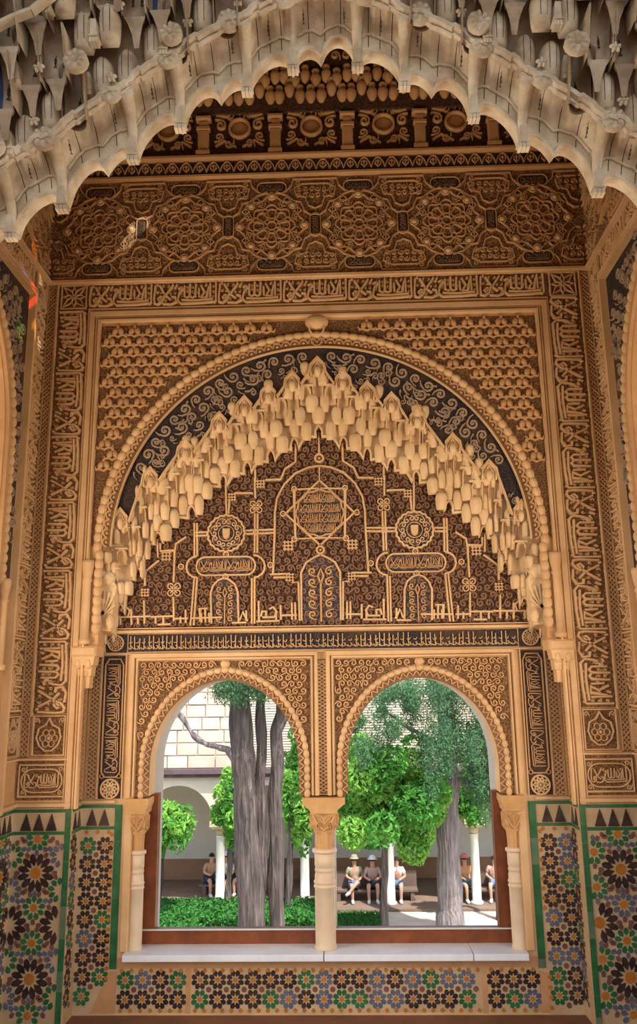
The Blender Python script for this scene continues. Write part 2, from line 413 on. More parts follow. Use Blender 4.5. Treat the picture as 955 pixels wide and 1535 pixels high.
# --- inscription module traced from the wall: u 0..1 (0.417 m), v 0..1 (0.165 m)
INS = [[(292, 100), (285, 205), (290, 240), (312, 247), (342, 225), (350, 205), (330, 188), (312, 205), (322, 225)], [(322, 103), (362, 180), (402, 215)], [(415, 98), (372, 165), (318, 225)],
       [(402, 190), (430, 195), (434, 232), (400, 250), (345, 244)], [(474, 118), (452, 175), (445, 222), (470, 246), (600, 244), (690, 236)], [(470, 218), (560, 224), (685, 216)],
       [(490, 108), (490, 188), (508, 205), (525, 190), (527, 95)], [(527, 190), (545, 205), (562, 192), (567, 98)], [(600, 108), (626, 160), (604, 203), (640, 205), (655, 118)], [(662, 95), (664, 207)],
       [(702, 88), (702, 228), (686, 247)], [(446, 132), (472, 120), (482, 138), (458, 152)], [(586, 130), (590, 200)], [(425, 130), (440, 100)], [(632, 118), (640, 100)], [(300, 100), (310, 92)]]
def inscr(wd, ht, sw, h):
    m = M()
    for l in INS: m.ribbon([((x - 285) / 432 * wd, (1 - (y - 86) / 166) * ht) for x, y in l], sw, h)
    for k, (x, y) in enumerate([(305, 150), (345, 110), (385, 110), (395, 165), (425, 165), (365, 222), (470, 165), (508, 120), (508, 150), (546, 120), (546, 155), (580, 165), (612, 190), (615, 135), (640, 160), (685, 120), (685, 160), (684, 195), (520, 234), (580, 234), (640, 228), (340, 150), (420, 230)]):
        m.curl((x - 285) / 432 * wd, (1 - (y - 86) / 166) * ht, .0085, .0055, h * .6, k * 1.7, 1.1, 1 if k % 2 else -1, 7)
    return m
ins_mesh = inscr(.417, .146, .0155, .015).mesh('inscription', 'stucco_pale')
band = panel('inscription_band', M().box(-1.452, 1.452, 3.035, 3.193, 0, .002).mesh('inscription_band', 'ground_brown'), wall_back, FA, 'horizontal band of carved script above the arch frame')
for i in range(7): obj('inscription', ins_mesh, band, FA @ tr(-1.452 + i * .4149, 3.040, .002, 0, .985, 1.02))
def rosette_mesh(name, r, petals, mat, w=.010, h=.012, ringw=.012):
    m = M(); m.ringr(0, 0, r, ringw, h, 24)
    for i in range(petals):
        a = 2 * pi * i / petals
        m.ribbon([(r * .2 * math.cos(a), r * .2 * math.sin(a)), (r * .6 * math.cos(a - .25), r * .6 * math.sin(a - .25)), (r * .88 * math.cos(a), r * .88 * math.sin(a)), (r * .6 * math.cos(a + .25), r * .6 * math.sin(a + .25)), (r * .2 * math.cos(a), r * .2 * math.sin(a))], w, h * .8)
    m.dome(0, 0, r * .18, r * .18, h * 1.2)
    return m.mesh(name, mat)
sqros = M()
sqros.ribbon([(-.08, -.08), (.08, -.08), (.08, .08), (-.08, .08)], .010, .012, True)
for i in range(4):
    a = pi / 4 + i * pi / 2; b = i * pi / 2
    sqros.ribbon([(0, 0), (.045 * math.cos(a - .4), .045 * math.sin(a - .4)), (.095 * math.cos(a), .095 * math.sin(a)), (.045 * math.cos(a + .4), .045 * math.sin(a + .4)), (0, 0)], .010, .012)
    sqros.ribbon([(0, 0), (.035 * math.cos(b - .4), .035 * math.sin(b - .4)), (.07 * math.cos(b), .07 * math.sin(b)), (.035 * math.cos(b + .4), .035 * math.sin(b + .4)), (0, 0)], .009, .011)
sqros_mesh = sqros.mesh('corner_rosette', 'stucco_pale')
kite_box = M()   # pointed medallion box under the vertical bands
kite_box.ribbon([(-.093, -.11), (.093, -.11), (.093, .11), (-.093, .11)], .010, .012, True)
kite_box.ribbon([(0, .095), (.02, .06), (.06, .04), (.072, -.01), (.055, -.055), (.02, -.085), (-.02, -.085), (-.055, -.055), (-.072, -.01), (-.06, .04), (-.02, .06)], .010, .014, True)
for i in range(6): kite_box.ringr(.035 * math.cos(i * pi / 3), -.015 + .035 * math.sin(i * pi / 3), .018, .007, .010, 10)
kite_box.curl(-.075, .085, .014, .006, .009, 0, 1.2).curl(.075, .085, .014, .006, .009, pi, 1.2, -1).dome(0, -.015, .012, .012, .012)
kite_mesh = kite_box.mesh('pointed_medallion', 'stucco_pale')
low_box = M(); low_box.ribbon([(-.13, -.085), (.13, -.085), (.13, .085), (-.13, .085)], .010, .014, True)
cartp = arc(-.055, 0, .062, pi / 2, 3 * pi / 2, 8) + arc(.055, 0, .062, -pi / 2, pi / 2, 8)
low_box.ribbon(cartp, .009, .012, True)
for l in INS: low_box.ribbon([(((x - 500) / 432) * .2, (.5 - (y - 80) / 185) * .09) for x, y in l], .0075, .011)
for s in (-1, 1):
    for t in (-1, 1): low_box.curl(s * .105, t * .062, .014, .006, .009, 0, 1.3, s * t)
low_mesh = low_box.mesh('script_cartouche', 'stucco_pale')
def lattice_strip(m, u0, u1, v0, v1, step, w, h, n0=0.0, curvy=0):
    wd = u1 - u0; v = v0
    while v < v1 - 1e-4:
        e = min(v1, v + step); q = (e - v) / step
        for t in (0, 1):
            a = (u0, u1) if t == 0 else (u1, u0)
            m.ribbon([(a[0], v), (a[0] + (a[1] - a[0]) * q, e)], w, h, n0=n0)
            um = (u0 + u1) / 2
            m.ribbon([(um, v), ((u1 if t else u0), v + (e - v) * .5), (um, e)], w * .8, h * .8, n0=n0)
        v = e
    m.ribbon([(u0, v0), (u0, v1)], w * 1.2, h * 1.1, n0=n0); m.ribbon([(u1, v0), (u1, v1)], w * 1.2, h * 1.1, n0=n0)
def vbands(parent, F, uc, us, inner, full=True, top=3.02):
    """vertical inscription band centred on uc; inner = +1 if the text's foot is at +u"""
    b = panel('inscription_band', M().box(uc - .1, uc + .1, .515, top + .165, 0, .002).mesh('inscription_band', 'ground_brown'), parent, F, 'vertical band of carved script beside the arch')
    for i in range(6):
        if inner > 0: obj('inscription', ins_mesh, b, F @ tr(uc + .089, .52 + i * .417, .002, pi / 2, 1, 1.22))
        else: obj('inscription', ins_mesh, b, F @ tr(uc - .089, .52 + (i + 1) * .417, .002, -pi / 2, 1, 1.22))
    obj('corner_rosette', sqros_mesh, b, F @ tr(uc, 3.112, .002))
    c = panel('medallion_box', M().box(uc - .1, uc + .1, .28, .51, 0, .002).mesh('medallion_box', 'ground_brown'), parent, F)
    obj('pointed_medallion', kite_mesh, c, F @ tr(uc, .395, .002, 0, .98))
    return b
for s in (-1, 1):
    vbands(wall_back, FA, s * 1.555, s, -s)
    ls = M(); lattice_strip(ls, s * 1.695 - .026, s * 1.695 + .026, .28, 3.19, .055, .009, .010)
    panel('lattice_strip', ls.mesh('lattice_strip', 'stucco'), wall_back, FA)
    panel('lattice_ground', M().box(s * 1.695 - .03, s * 1.695 + .03, .27, 3.19, 0, .0015).mesh('lattice_ground', 'relief_dark'), wall_back, FA)
    c = panel('script_box', M().box(s * 1.58 - .145, s * 1.58 + .145, .045, .255, 0, .002).mesh('script_box', 'ground_brown'), wall_back, FA)
    obj('script_cartouche', low_mesh, c, FA @ tr(s * 1.58, .15, .002))
    mould(wall_back, FA, [([(s * 1.435, .265), (s * 1.73, .265)], .016, .02), ([(s * 1.405, .02), (s * 1.73, .02)], .03, .025), ([(s * 1.435, .045), (s * 1.435, .255)], .012, .012)])
# --- big lattice panel
lat = panel('lattice_panel', M().box(-SW, SW, 3.232, 3.93, 0, .002).mesh('lattice_panel', 'lattice_ground'), wall_back, FA, 'wide panel of interlaced plaster arabesques with dark cartouches')
unit = M()
for r, w in ((.205, .010), (.14, .009)):
    pts = []
    for i in range(96):
        a = 2 * pi * i / 96; rr = r * (1 + .09 * math.cos(8 * a)); pts.append((rr * math.cos(a), rr * math.sin(a)))
    unit.ribbon(pts, w, .012, True)
for i in range(8):
    a = i * pi / 4
    unit.ringr(.085 * math.cos(a), .085 * math.sin(a), .034, .008, .011, 12)
    unit.ribbon([(.03 * math.cos(a + .4), .03 * math.sin(a + .4)), (.12 * math.cos(a + .25), .12 * math.sin(a + .25)), (.17 * math.cos(a + .55), .17 * math.sin(a + .55))], .008, .010)
    unit.ribbon([(.03 * math.cos(a - .4), .03 * math.sin(a - .4)), (.12 * math.cos(a - .25), .12 * math.sin(a - .25)), (.17 * math.cos(a - .55), .17 * math.sin(a - .55))], .008, .010)
    unit.curl(.172 * math.cos(a + .39), .172 * math.sin(a + .39), .018, .007, .010, a, 1.2)
unit.ringr(0, 0, .03, .008, .012, 12)
for sx in (-1, 1):
    for sy in (-1, 1):
        unit.ribbon([(sx * .03, sy * .245), (sx * .10, sy * .215), (sx * .145, sy * .175), (sx * .19, sy * .165), (sx * .215, sy * .10), (sx * .255, sy * .07), (sx * .2835, sy * .075)], .010, .013)
        unit.ribbon([(sx * .08, sy * .235), (sx * .13, sy * .29), (sx * .14, sy * .335), (sx * .2835, sy * .335)], .009, .011)
        unit.ribbon([(sx * .2835, sy * .12), (sx * .24, sy * .14), (sx * .22, sy * .2), (sx * .16, sy * .22), (sx * .15, sy * .27), (sx * .2, sy * .3), (sx * .2835, sy * .3)], .009, .011)
        for k in range(7):
            unit.curl(sx * (.175 + .045 * (k % 3)), sy * (.215 + .045 * (k // 3)) , .017, .0065, .010, k * 1.3, 1.3, sx)
unit_mesh = unit.mesh('arabesque_knot', 'stucco')
bossm = M().dome(0, 0, .022, .022, .02, 12, 4).ringr(0, 0, .026, .008, .010, 14).mesh('boss', 'stucco_pale', True)
cart = M(); cp = arc(-.055, 0, .036, pi / 2, 1.5 * pi, 8) + arc(.055, 0, .036, -pi / 2, pi / 2, 8)
cart.prism(cp, 0, .006); cart_mesh = cart.mesh('cartouche', 'ground_dark')
cs = M(); cs.ribbon([(p[0] * 1.06, p[1] * 1.12) for p in cp], .008, .012, True); cartring = cs.mesh('cartouche_border', 'stucco')
ct = M()
for l in INS: ct.ribbon([(((x - 500) / 432) * .15, (.5 - (y - 80) / 185) * .056) for x, y in l], .0042, .004)
cart_text = ct.mesh('script', 'relief_dark')
dsq = M().prism([(-.018, 0), (0, -.018), (.018, 0), (0, .018)], 0, .007).mesh('dark_lozenge', 'ground_dark')
dsf = M().ribbon([(-.023, 0), (0, -.023), (.023, 0), (0, .023)], .007, .012, True).mesh('lozenge_border', 'stucco')
for i in range(6):
    u = -1.4175 + i * .567; zc = 3.581
    obj('arabesque_knot', unit_mesh, lat, FA @ tr(u, zc, .002))
    for dz in (-.274, .274):
        obj('cartouche', cart_mesh, lat, FA @ tr(u, zc + dz, .002)); obj('cartouche_border', cartring, lat, FA @ tr(u, zc + dz, .002))
        obj('script', cart_text, lat, FA @ tr(u, zc + dz, .008)); obj('boss', bossm, lat, FA @ tr(u, zc + dz * .78, .004))
    for s in (-1, 1):
        obj('boss', bossm, lat, FA @ tr(u + s * .212, zc, .004))
        for t in (-1, 1):
            obj('boss', bossm, lat, FA @ tr(u + s * .135, zc + t * .145, .004, 0, .9))
            for a, b in ((.10, .18), (.17, .105)):
                obj('dark_lozenge', dsq, lat, FA @ tr(u + s * a, zc + t * b, .003)); obj('lozenge_border', dsf, lat, FA @ tr(u + s * a, zc + t * b, .003))
    if i < 5:
        obj('cartouche', cart_mesh, lat, FA @ tr(u + .2835, zc, .002, pi / 2, .85)); obj('cartouche_border', cartring, lat, FA @ tr(u + .2835, zc, .002, pi / 2, .85)); obj('script', cart_text, lat, FA @ tr(u + .2835, zc, .008, pi / 2, .8))
# --- cornice with small palmettes
cor = panel('cornice', M().box(-SW, SW, 3.935, 3.96, 0, .035, .006).box(-SW, SW, 3.96, 4.06, 0, .02).box(-SW, SW, 4.06, 4.095, 0, .055, .01).mesh('cornice', 'stucco'), wall_back, FA, 'narrow cornice band of small dark palmettes')
corg = panel('cornice_ground', M().box(-SW, SW, 3.968, 4.054, .02, .022).mesh('cornice_ground', 'ground_dark'), wall_back, FA)
pm = M().ribbon([(-.045, -.036), (-.036, .0), (-.016, .03), (0, .04), (.016, .03), (.036, 0), (.045, -.036)], .008, .010).ribbon([(0, -.035), (0, .02)], .007, .009).dome(0, .01, .010, .014, .01)
for s in (-1, 1): pm.ribbon([(0, -.03), (s * .02, -.005), (s * .014, .012)], .007, .009)
pmesh = pm.mesh('palmette', 'stucco')
for i in range(38): obj('palmette', pmesh, cor, FA @ tr(-1.71 + .046 + i * .0905, 4.010, .022))
# --- stalactite frieze above the cornice
fz = panel('stalactite_frieze', M().box(-SW, SW, 4.095, 4.40, 0, .01).box(-SW, SW, 4.40, 5.0, 0, .05).mesh('stalactite_frieze', 'ground_red'), wall_back, FA, 'shaded frieze of round shell medallions between stub columns')
med = M().ringr(0, 0, .068, .016, .03, 20).dome(0, 0, .058, .058, .012, 16, 3)
for s in (-1, 1):
    med.curl(s * .125, .03, .036, .014, .022, pi / 2, 1.4, s).curl(s * .135, -.06, .03, .012, .02, -pi / 2, 1.3, -s).curl(s * .07, -.115, .028, .011, .02, 0, 1.3, s).curl(s * .06, .10, .028, .012, .022, pi, 1.2, -s)
    med.ribbon([(0, .16), (s * .05, .125), (s * .075, .09), (s * .12, .095), (s * .165, .11)], .018, .026)
    med.ribbon([(s * .02, -.14), (s * .1, -.09), (s * .16, -.13)], .012, .02)
med.ringr(0, .125, .022, .012, .026, 12)
med_mesh = med.mesh('shell_medallion', 'stucco')
stub = M().box(-.036, .036, -.16, .02, 0, .035, .008).box(-.044, .044, .02, .04, 0, .045).box(-.03, .03, .04, .09, 0, .04, .01).box(-.05, .05, .09, .12, 0, .055, .008).box(-.046, .046, -.165, -.14, 0, .045)
stub_mesh = stub.mesh('stub_column', 'stucco')
bulb = M().lathe([(.004, -.06), (.024, -.045), (.040, -.01), (.044, .02), (.030, .045), (.022, .055), (.034, .07), (.034, .085)], 10)
bulb_mesh = M().add([(x, z, y) for x, y, z in bulb.v], [tuple(reversed(f)) for f in bulb.f]).mesh('stalactite_bulb', 'stucco', True)
for i in range(-3, 4):
    obj('shell_medallion', med_mesh, fz, FA @ tr(-.018 + i * .48, 4.30, .01))
    obj('stub_column', stub_mesh, fz, FA @ tr(-.258 + i * .48, 4.265, .008))
    for k in range(7):
        du = -.21 + k * .07
        obj('stalactite_bulb', bulb_mesh, fz, FA @ tr(-.018 + i * .48 + du, 4.50 + (.04 if k % 2 else 0) - (.05 if k in (3,) else 0), .06 + .012 * (k % 2), 0, .85))
        obj('stalactite_bulb', bulb_mesh, fz, FA @ tr(-.018 + i * .48 + du + .035, 4.60 + (0 if k % 2 else .03), .085, 0, .85))
pb = M().box(-.26, .26, 4.70, 4.83, 0, .10).box(-.28, .28, 4.83, 4.86, 0, .12, .01)
pb.v = [(x + .09, y, z) for x, y, z in pb.v]
gp = panel('gable_block', pb.mesh('gable_block', 'ground_red'), wall_back, FA)
gb = M().ribbon([(-.2, 0), (-.1, .06), (-.07, .14), (0, .24), (.07, .14), (.1, .06), (.2, 0)], .024, .03).curl(-.07, .05, .045, .014, .02, 0, 1.3).curl(.07, .05, .045, .014, .02, pi, 1.3, -1).prism([(-.2, 0), (.2, 0), (.1, .07), (0, .24), (-.1, .07)], 0, .012)
for s in (-1, 1):
    for k in range(3): gb.curl(s * (.06 + .075 * k), -.09, .028, .012, .018, k, 1.3, s)
obj('gable_scroll', gb.mesh('gable_scroll', 'stucco'), gp, FA @ tr(.09, 4.86, .10))
for i in range(-4, 5):
    if abs(i) > 1:
        b = M().box(-.055, .055, 0, .12, 0, .09, .01).curl(0, .06, .035, .012, .014, 0, 1.3, n0=.09)
        obj('frieze_block', b.mesh('frieze_block', 'stucco'), fz, FA @ tr(.09 + i * .235, 4.70, .0))

# --- arch ring: rope beads, carved band, fillet
ringm = M()
rp = ring_pts(1.275, -.02, pi + .02, 96)
ringm.ribbon(rp, .065, .008)
ring = panel('arch_molding', ringm.mesh('arch_molding', 'relief_dark'), wall_back, FA, 'rope-like rounded bead moulding around the big arch')
bm = M().dome(0, 0, .040, .027, .032, 10, 4).mesh('bead', 'stucco_pale', True)
lob = M().ringr(0, 0, .026, .011, .014, 10, 0, 0, pi).dome(0, .006, .012, .009, .012).mesh('scallop', 'stucco')
nb = 72
obj('fillet', M().ribbon(ring_pts(1.247, 0, pi, 96), .010, .020).ribbon(ring_pts(1.302, 0, pi, 96), .008, .018).mesh('fillet', 'stucco_pale'), ring, FA)
for i in range(nb + 1):
    a = pi * i / nb
    obj('bead', bm, ring, FA @ tr(1.327 * math.cos(a), 1.48 + 1.327 * math.sin(a), .0, a + pi / 2))
    if i < nb:
        a += pi / nb / 2; obj('scallop', lob, ring, FA @ tr(1.270 * math.cos(a), 1.48 + 1.270 * math.sin(a), .007, a - pi / 2))
for s in (-1, 1):   # beads run down to the impost
    for k in range(9): obj('bead', bm, ring, FA @ tr(s * 1.315, 1.43 - k * .054, 0, pi / 2))
kn = M().dome(0, 0, .075, .055, .05, 16, 4).ringr(0, -.05, .045, .016, .03, 14)
obj('keystone_boss', kn.mesh('keystone_boss', 'stucco_pale', True), ring, FA @ tr(0, 2.895, .0))
obj('keystone_ring', M().ringr(0, 0, .032, .012, .02, 12).dome(0, 0, .016, .016, .015).mesh('keystone_ring', 'stucco'), ring, FA @ tr(0, 2.765, .0))

# --- scroll crescent, set back a little
HOOD = [(0, 2.655), (.158, 2.562), (.308, 2.484), (.456, 2.406), (.611, 2.303), (.82, 2.132), (1.03, 1.958), (1.205, 1.703)]
TIP = [(0, 2.25), (.155, 2.168), (.303, 2.093), (.450, 2.019), (.602, 1.937), (.795, 1.743), (1.0, 1.58), (1.115, 1.36), (1.215, 1.14)]
inner = []
for i, (x, z) in enumerate(HOOD):
    w = .055
    inner += ([(x - .052, z - .075), (x - .044, z - .035), (x - .02, z - .008)] if i else []) + [(x, z + .016), (x + .02, z - .008), (x + .044, z - .035), (x + .052, z - .085)]
inner.append((1.238, 1.62))
inner = [(max(0, a), b) for a, b in inner]
R_ = [p for p in ring_pts(1.262, .10, pi / 2, 32)]
cres = R_ + inner
cg = M().holes(cres, [], -.05, -.02)
cg.holes([(-x, z) for x, z in cres], [], -.05, -.02)
crescent = panel('scroll_band', cg.mesh('scroll_band', 'ground_dark'), wall_back, FA, 'dark blue-black crescent with pale scrolls under the arch ring')
em = M(); em.ribbon([(-x, z) for x, z in inner[::-1]] + inner, .014, .016)
obj('crescent_border', em.mesh('crescent_border', 'stucco_pale'), crescent, FA @ tr(0, 0, -.02))
sc1 = M().curl(0, 0, .040, .014, .010, 0, 1.35, 1, 18).dome(0, 0, .011, .011, .010).ribbon([(.058, .03), (.085, .02), (.105, -.01)], .014, .009).curl(.085, .045, .020, .010, .009, pi, 1.1, -1, 10).mesh('scroll', 'scroll_grey')
sc2 = M().curl(0, 0, .034, .013, .010, 0, 1.35, -1, 18).dome(0, 0, .010, .010, .010).ribbon([(.05, -.03), (.075, -.015), (.09, .015)], .012, .009, taper=lambda q: 1.2 - q).mesh('scroll', 'scroll_grey')
placed = []
for rr in (1.195, 1.125, 1.055, .985, .915, .845):
    k = int(rr * 2.95 / .094)
    for i in range(k):
        a = .16 + (pi - .32) * (i + (.5 if int(rr * 100) % 2 else 0)) / k
        x = rr * math.cos(a); z = 1.48 + rr * math.sin(a); rot_ = a + pi / 2 + (i % 3) * .7
        for sc_ in (.92, .72, .5):
            ext = [(.042 * math.cos(q), .042 * math.sin(q)) for q in np.linspace(0, 5.5, 7)] + [(.10, .0), (.095, .05), (.06, -.035)]
            if all(inpoly(abs(x + sc_ * (math.cos(rot_) * u_ - math.sin(rot_) * v_)), z + sc_ * (math.sin(rot_) * u_ + math.cos(rot_) * v_), cres) for u_, v_ in ext):
                obj('scroll', sc1 if (i + int(rr * 10)) % 2 else sc2, crescent, FA @ tr(x, z, -.02, rot_, sc_)); break

# --- side pilasters and colonnettes of the arch
col_m = M().lathe([(.034, 0), (.034, .025), (.022, .035), (.022, .36), (.03, .37), (.022, .385), (.03, .42), (.036, .47), (.036, .49)], 14)
capm = M()
capm.box(-.075, .075, -.06, .0, -.10, .055, .012)
capm.add([], [])
lower = [(.066, .05, -.06), (.058, .048, -.11), (.05, .035, -.115), (.045, .032, -.17), (.036, .022, -.175), (.034, .02, -.24)]
for (a, b, z0), (a2, b2, z1) in zip(lower[:-1], lower[1:]):
    V = [(-a, z0, -.05), (a, z0, -.05), (a, z0, b), (-a, z0, b), (-a2, z1, -.05), (a2, z1, -.05), (a2, z1, b2), (-a2, z1, b2)]
    capm.add(V, [(3, 2, 6, 7), (0, 3, 7, 4), (2, 1, 5, 6), (4, 7, 6, 5), (0, 1, 2, 3)])
for s in (-1, 1): capm.dome(s * .03, -.10, .025, .035, .03, n0=.03); capm.dome(s * .018, -.155, .016, .02, .02, n0=.02)
cap_mesh = capm.mesh('impost_capital', 'stucco_pale')
jam = M(); lattice_strip(jam, -.04, .04, .03, .64, .05, .008, .009)
for s in (-1, 1):
    c = obj('colonnette', col_m.mesh('colonnette', 'stucco_pale', True), wall_back, Matrix.Translation((s * 1.372, -.022, .905)))
    obj('impost_capital', cap_mesh, wall_back, FA @ tr(s * 1.372, .895, -.015))
    F = FJL if s < 0 else FJR
    uc = D / 2 * (1 if s < 0 else -1)
    p = panel('jamb_panel', M().box(uc - .07, uc + .07, .02, .83, 0, .002).mesh('jamb_panel', 'ground_brown'), wall_back, F)
    jm = M(); lattice_strip(jm, uc - .05, uc + .05, .03, .66, .05, .010, .010)
    obj('lattice_strip', jm.mesh('lattice_strip', 'stucco'), p, F)

# ================================================================== STALACTITE CELLS
def arch_top(u, pointed):
    a = min(1, abs(2 * u))
    if pointed: return .62 + .38 * (1 - a ** 1.5)
    return .66 + .34 * math.sqrt(max(0, 1 - a * a))
def niche_mesh(name, mat, pointed=False, nu=10, nv=7, rim=True, rimw=.09, corbel=False):
    m = M(); V = []; F = []
    for i in range(nu + 1):
        u = -.5 + i / nu; zt = arch_top(u, pointed); c = math.sqrt(max(0, 1 - (2 * u) ** 2))
        for j in range(nv + 1):
            s = j / nv; q = max(0, (s - .3) / .7); f = 1 - math.sqrt(max(0, 1 - q * q))
            V.append((u, s * zt, .40 * (1 - c) + .6 * f))
    for i in range(nu):
        for j in range(nv): F.append((i * (nv + 1) + j, (i + 1) * (nv + 1) + j, (i + 1) * (nv + 1) + j + 1, i * (nv + 1) + j + 1))
    m.add(V, F)
    if rim:   # raised lip along the arch edge
        E = [( -.5, 0)] + [(-.5 + i / nu, arch_top(-.5 + i / nu, pointed)) for i in range(nu + 1)] + [(.5, 0)]
        N = [.40] + [.40 * (1 - math.sqrt(max(0, 1 - (2 * (-.5 + i / nu)) ** 2))) + .6 for i in range(nu + 1)] + [.40]
        V = []; F = []
        for k, ((u, v), n) in enumerate(zip(E, N)):
            ou = u * (1 + 2 * rimw); ov = v + (rimw * 1.2 if 0 < k < len(E) - 1 else 0)
            V += [(u, v, n), (u * (1 + .6 * rimw), v + (.5 * rimw if 0 < k < len(E) - 1 else 0), n + .10), (ou, ov, n + .04), (ou, ov, -.1)]
        for k in range(len(E) - 1):
            for q in range(3): F.append((k * 4 + q, (k + 1) * 4 + q, (k + 1) * 4 + q + 1, k * 4 + q + 1))
        F = [tuple(reversed(f)) for f in F]; m.add(V, F)
    # corbel under the cell: a level foot tapering back to a stem
    k = nu; V = []; F = []
    for i in range(k + 1):
        u = -.5 + i / k; c = math.sqrt(max(0, 1 - (2 * u) ** 2))
        V += [(u, 0, .40 * (1 - c)), (u, 0, .36), (u * .7, -.06, .24), (u * .40, -.20, .10), (u * .22, -.42, .0)]
    for i in range(k):
        for q in range(4): F.append((i * 5 + q, i * 5 + q + 1, (i + 1) * 5 + q + 1, (i + 1) * 5 + q))
    if corbel: m.add(V, F)
    return m.mesh(name, mat, True)
def thumb_mesh(name, mat, ribs=0, nu=10):
    """convex half-round tongue with a domed head"""
    m = M(); V = []; F = []; prof = [(-.02, .78), (.10, .90), (.30, .97), (.58, 1.0), (.74, .95), (.86, .78), (.95, .50), (1.0, .02)]
    for v, r in prof:
        for i in range(nu + 1):
            a = pi * i / nu; V.append((-.5 * r * math.cos(a), v, (.75 * r * math.sin(a)) * (1 - .0 * v) + .25 * v))
    for j in range(len(prof) - 1):
        for i in range(nu): F.append((j * (nu + 1) + i, j * (nu + 1) + i + 1, (j + 1) * (nu + 1) + i + 1, (j + 1) * (nu + 1) + i))
    F = [tuple(f) for f in F]
    F.append(tuple(range(nu, -1, -1)))
    m.add(V, F); return m.mesh(name, mat, True)
def hood_mesh(name, mat):
    m = M(); P = [(-.5, 0), (-.5, .45), (-.40, .66), (-.2, .86), (0, 1.06), (.2, .86), (.40, .66), (.5, .45), (.5, 0)]
    m.ribbon(P, .13, .55)
    Q = [(-.30, .30), (-.30, .48), (-.16, .56), (-.14, .70), (0, .84), (.14, .70), (.16, .56), (.30, .48), (.30, .30)]
    m.ribbon(Q, .09, .42)
    m.dome(0, .28, .26, .36, .9, 12, 4); m.prism([(-.5, 0), (.5, 0), (.5, .45), (.4, .66), (0, 1.03), (-.4, .66), (-.5, .45)], -.2, 0)
    return m.mesh(name, mat, True)
def at_i(L, i):
    s = -1 if i < 0 else 1; i = abs(i); k = int(min(i, len(L) - 1.001)); f = i - k
    x = L[k][0] * (1 - f) + L[k + 1][0] * f; z = L[k][1] * (1 - f) + L[k + 1][1] * f
    return s * x, z
HOODX = HOOD + [(1.30, 1.42), (1.325, 1.2)]
TIPX = TIP + [(1.275, .98)]
muq = M()     # backing vault behind the cells: from the crescent's edge back and down to the window wall
A_ = [at_i(HOODX, q / 2) for q in range(-18, 19)]; B_ = [at_i(TIPX, q / 2) for q in range(-18, 19)]
V = [(x, z + .03, -.045) for x, z in A_] + [(x, z + .05, -D + .002) for x, z in B_]; k = len(A_)
muq.add(V, [(i, i + 1, k + i + 1, k + i) for i in range(k - 1)] + [(k + i, k + i + 1, i + 1, i) for i in range(k - 1)])
muqarnas = panel('stalactite_arch', muq.mesh('stalactite_arch', 'stucco_cream'), wall_back, FA, 'cream stalactite vaulting of small carved cells inside the big arch')
c_niche = niche_mesh('niche_cell', 'stucco_cream'); c_point = niche_mesh('niche_cell', 'stucco_cream', True)
c_thumb = thumb_mesh('tongue_cell', 'stucco_cream'); c_hood = hood_mesh('pointed_hood', 'stucco_cream')
dark_in = M().prism([(-.26, 0), (.26, 0), (.26, .5), (.15, .68), (0, .76), (-.15, .68), (-.26, .5)], 0, .1).mesh('niche_shadow_paint', 'paint_blue')
led = M().box(-.5, .5, -.06, .06, -.2, 1, .03).mesh('ledge', 'stucco_cream')
def at_step(L, i):
    """like at_i but the heights step: flat around each column, falling between"""
    s_ = -1 if i < 0 else 1; a = abs(i); k = int(min(a, len(L) - 1.001)); f = a - k
    x = L[k][0] * (1 - f) + L[k + 1][0] * f; g = min(1, max(0, (f - .28) / .44)); z = L[k][1] * (1 - g) + L[k + 1][1] * g
    return s_ * x, z
NT = 5
# stepped edge of the vault over the tympanum, with a small dark niche at every step
edge = [(0, TIPX[0][1] + .012), (.022, TIPX[0][1] - .02), (.022, TIPX[0][1] - .065)]
for (x, z), (x2, z2) in zip(TIPX[:-1], TIPX[1:]):
    dx, dz = x2 - x, z - z2
    edge += [(x + .034, z - .062), (x + dx * .42, z - .058), (x + dx * .60, z - .066 - dz * .12), (x + dx * .72, z - .066 - dz * .42), (x2 - .026, z2 - .055), (x2 - .022, z2 - .02), (x2 - .012, z2 + .004), (x2, z2 + .012), (x2 + .012, z2 + .004), (x2 + .022, z2 - .02), (x2 + .022, z2 - .065)]
edge.append((1.30, .95))
slab = edge + [(1.34, 1.0)] + [(x + .02, z + .02) for x, z in HOODX[::-1]]
sl_ = M().holes(slab, [], 0, .03).holes([(-x, z) for x, z in slab], [], 0, .03)
obj('vault_back', sl_.mesh('vault_back', 'stucco_cream'), muqarnas, FB)
rim_ = M().ribbon([(-x, z) for x, z in edge[::-1]][:-1] + edge, .015, .046)
obj('edge_rim', rim_.mesh('edge_rim', 'stucco_cream', True), muqarnas, FB)
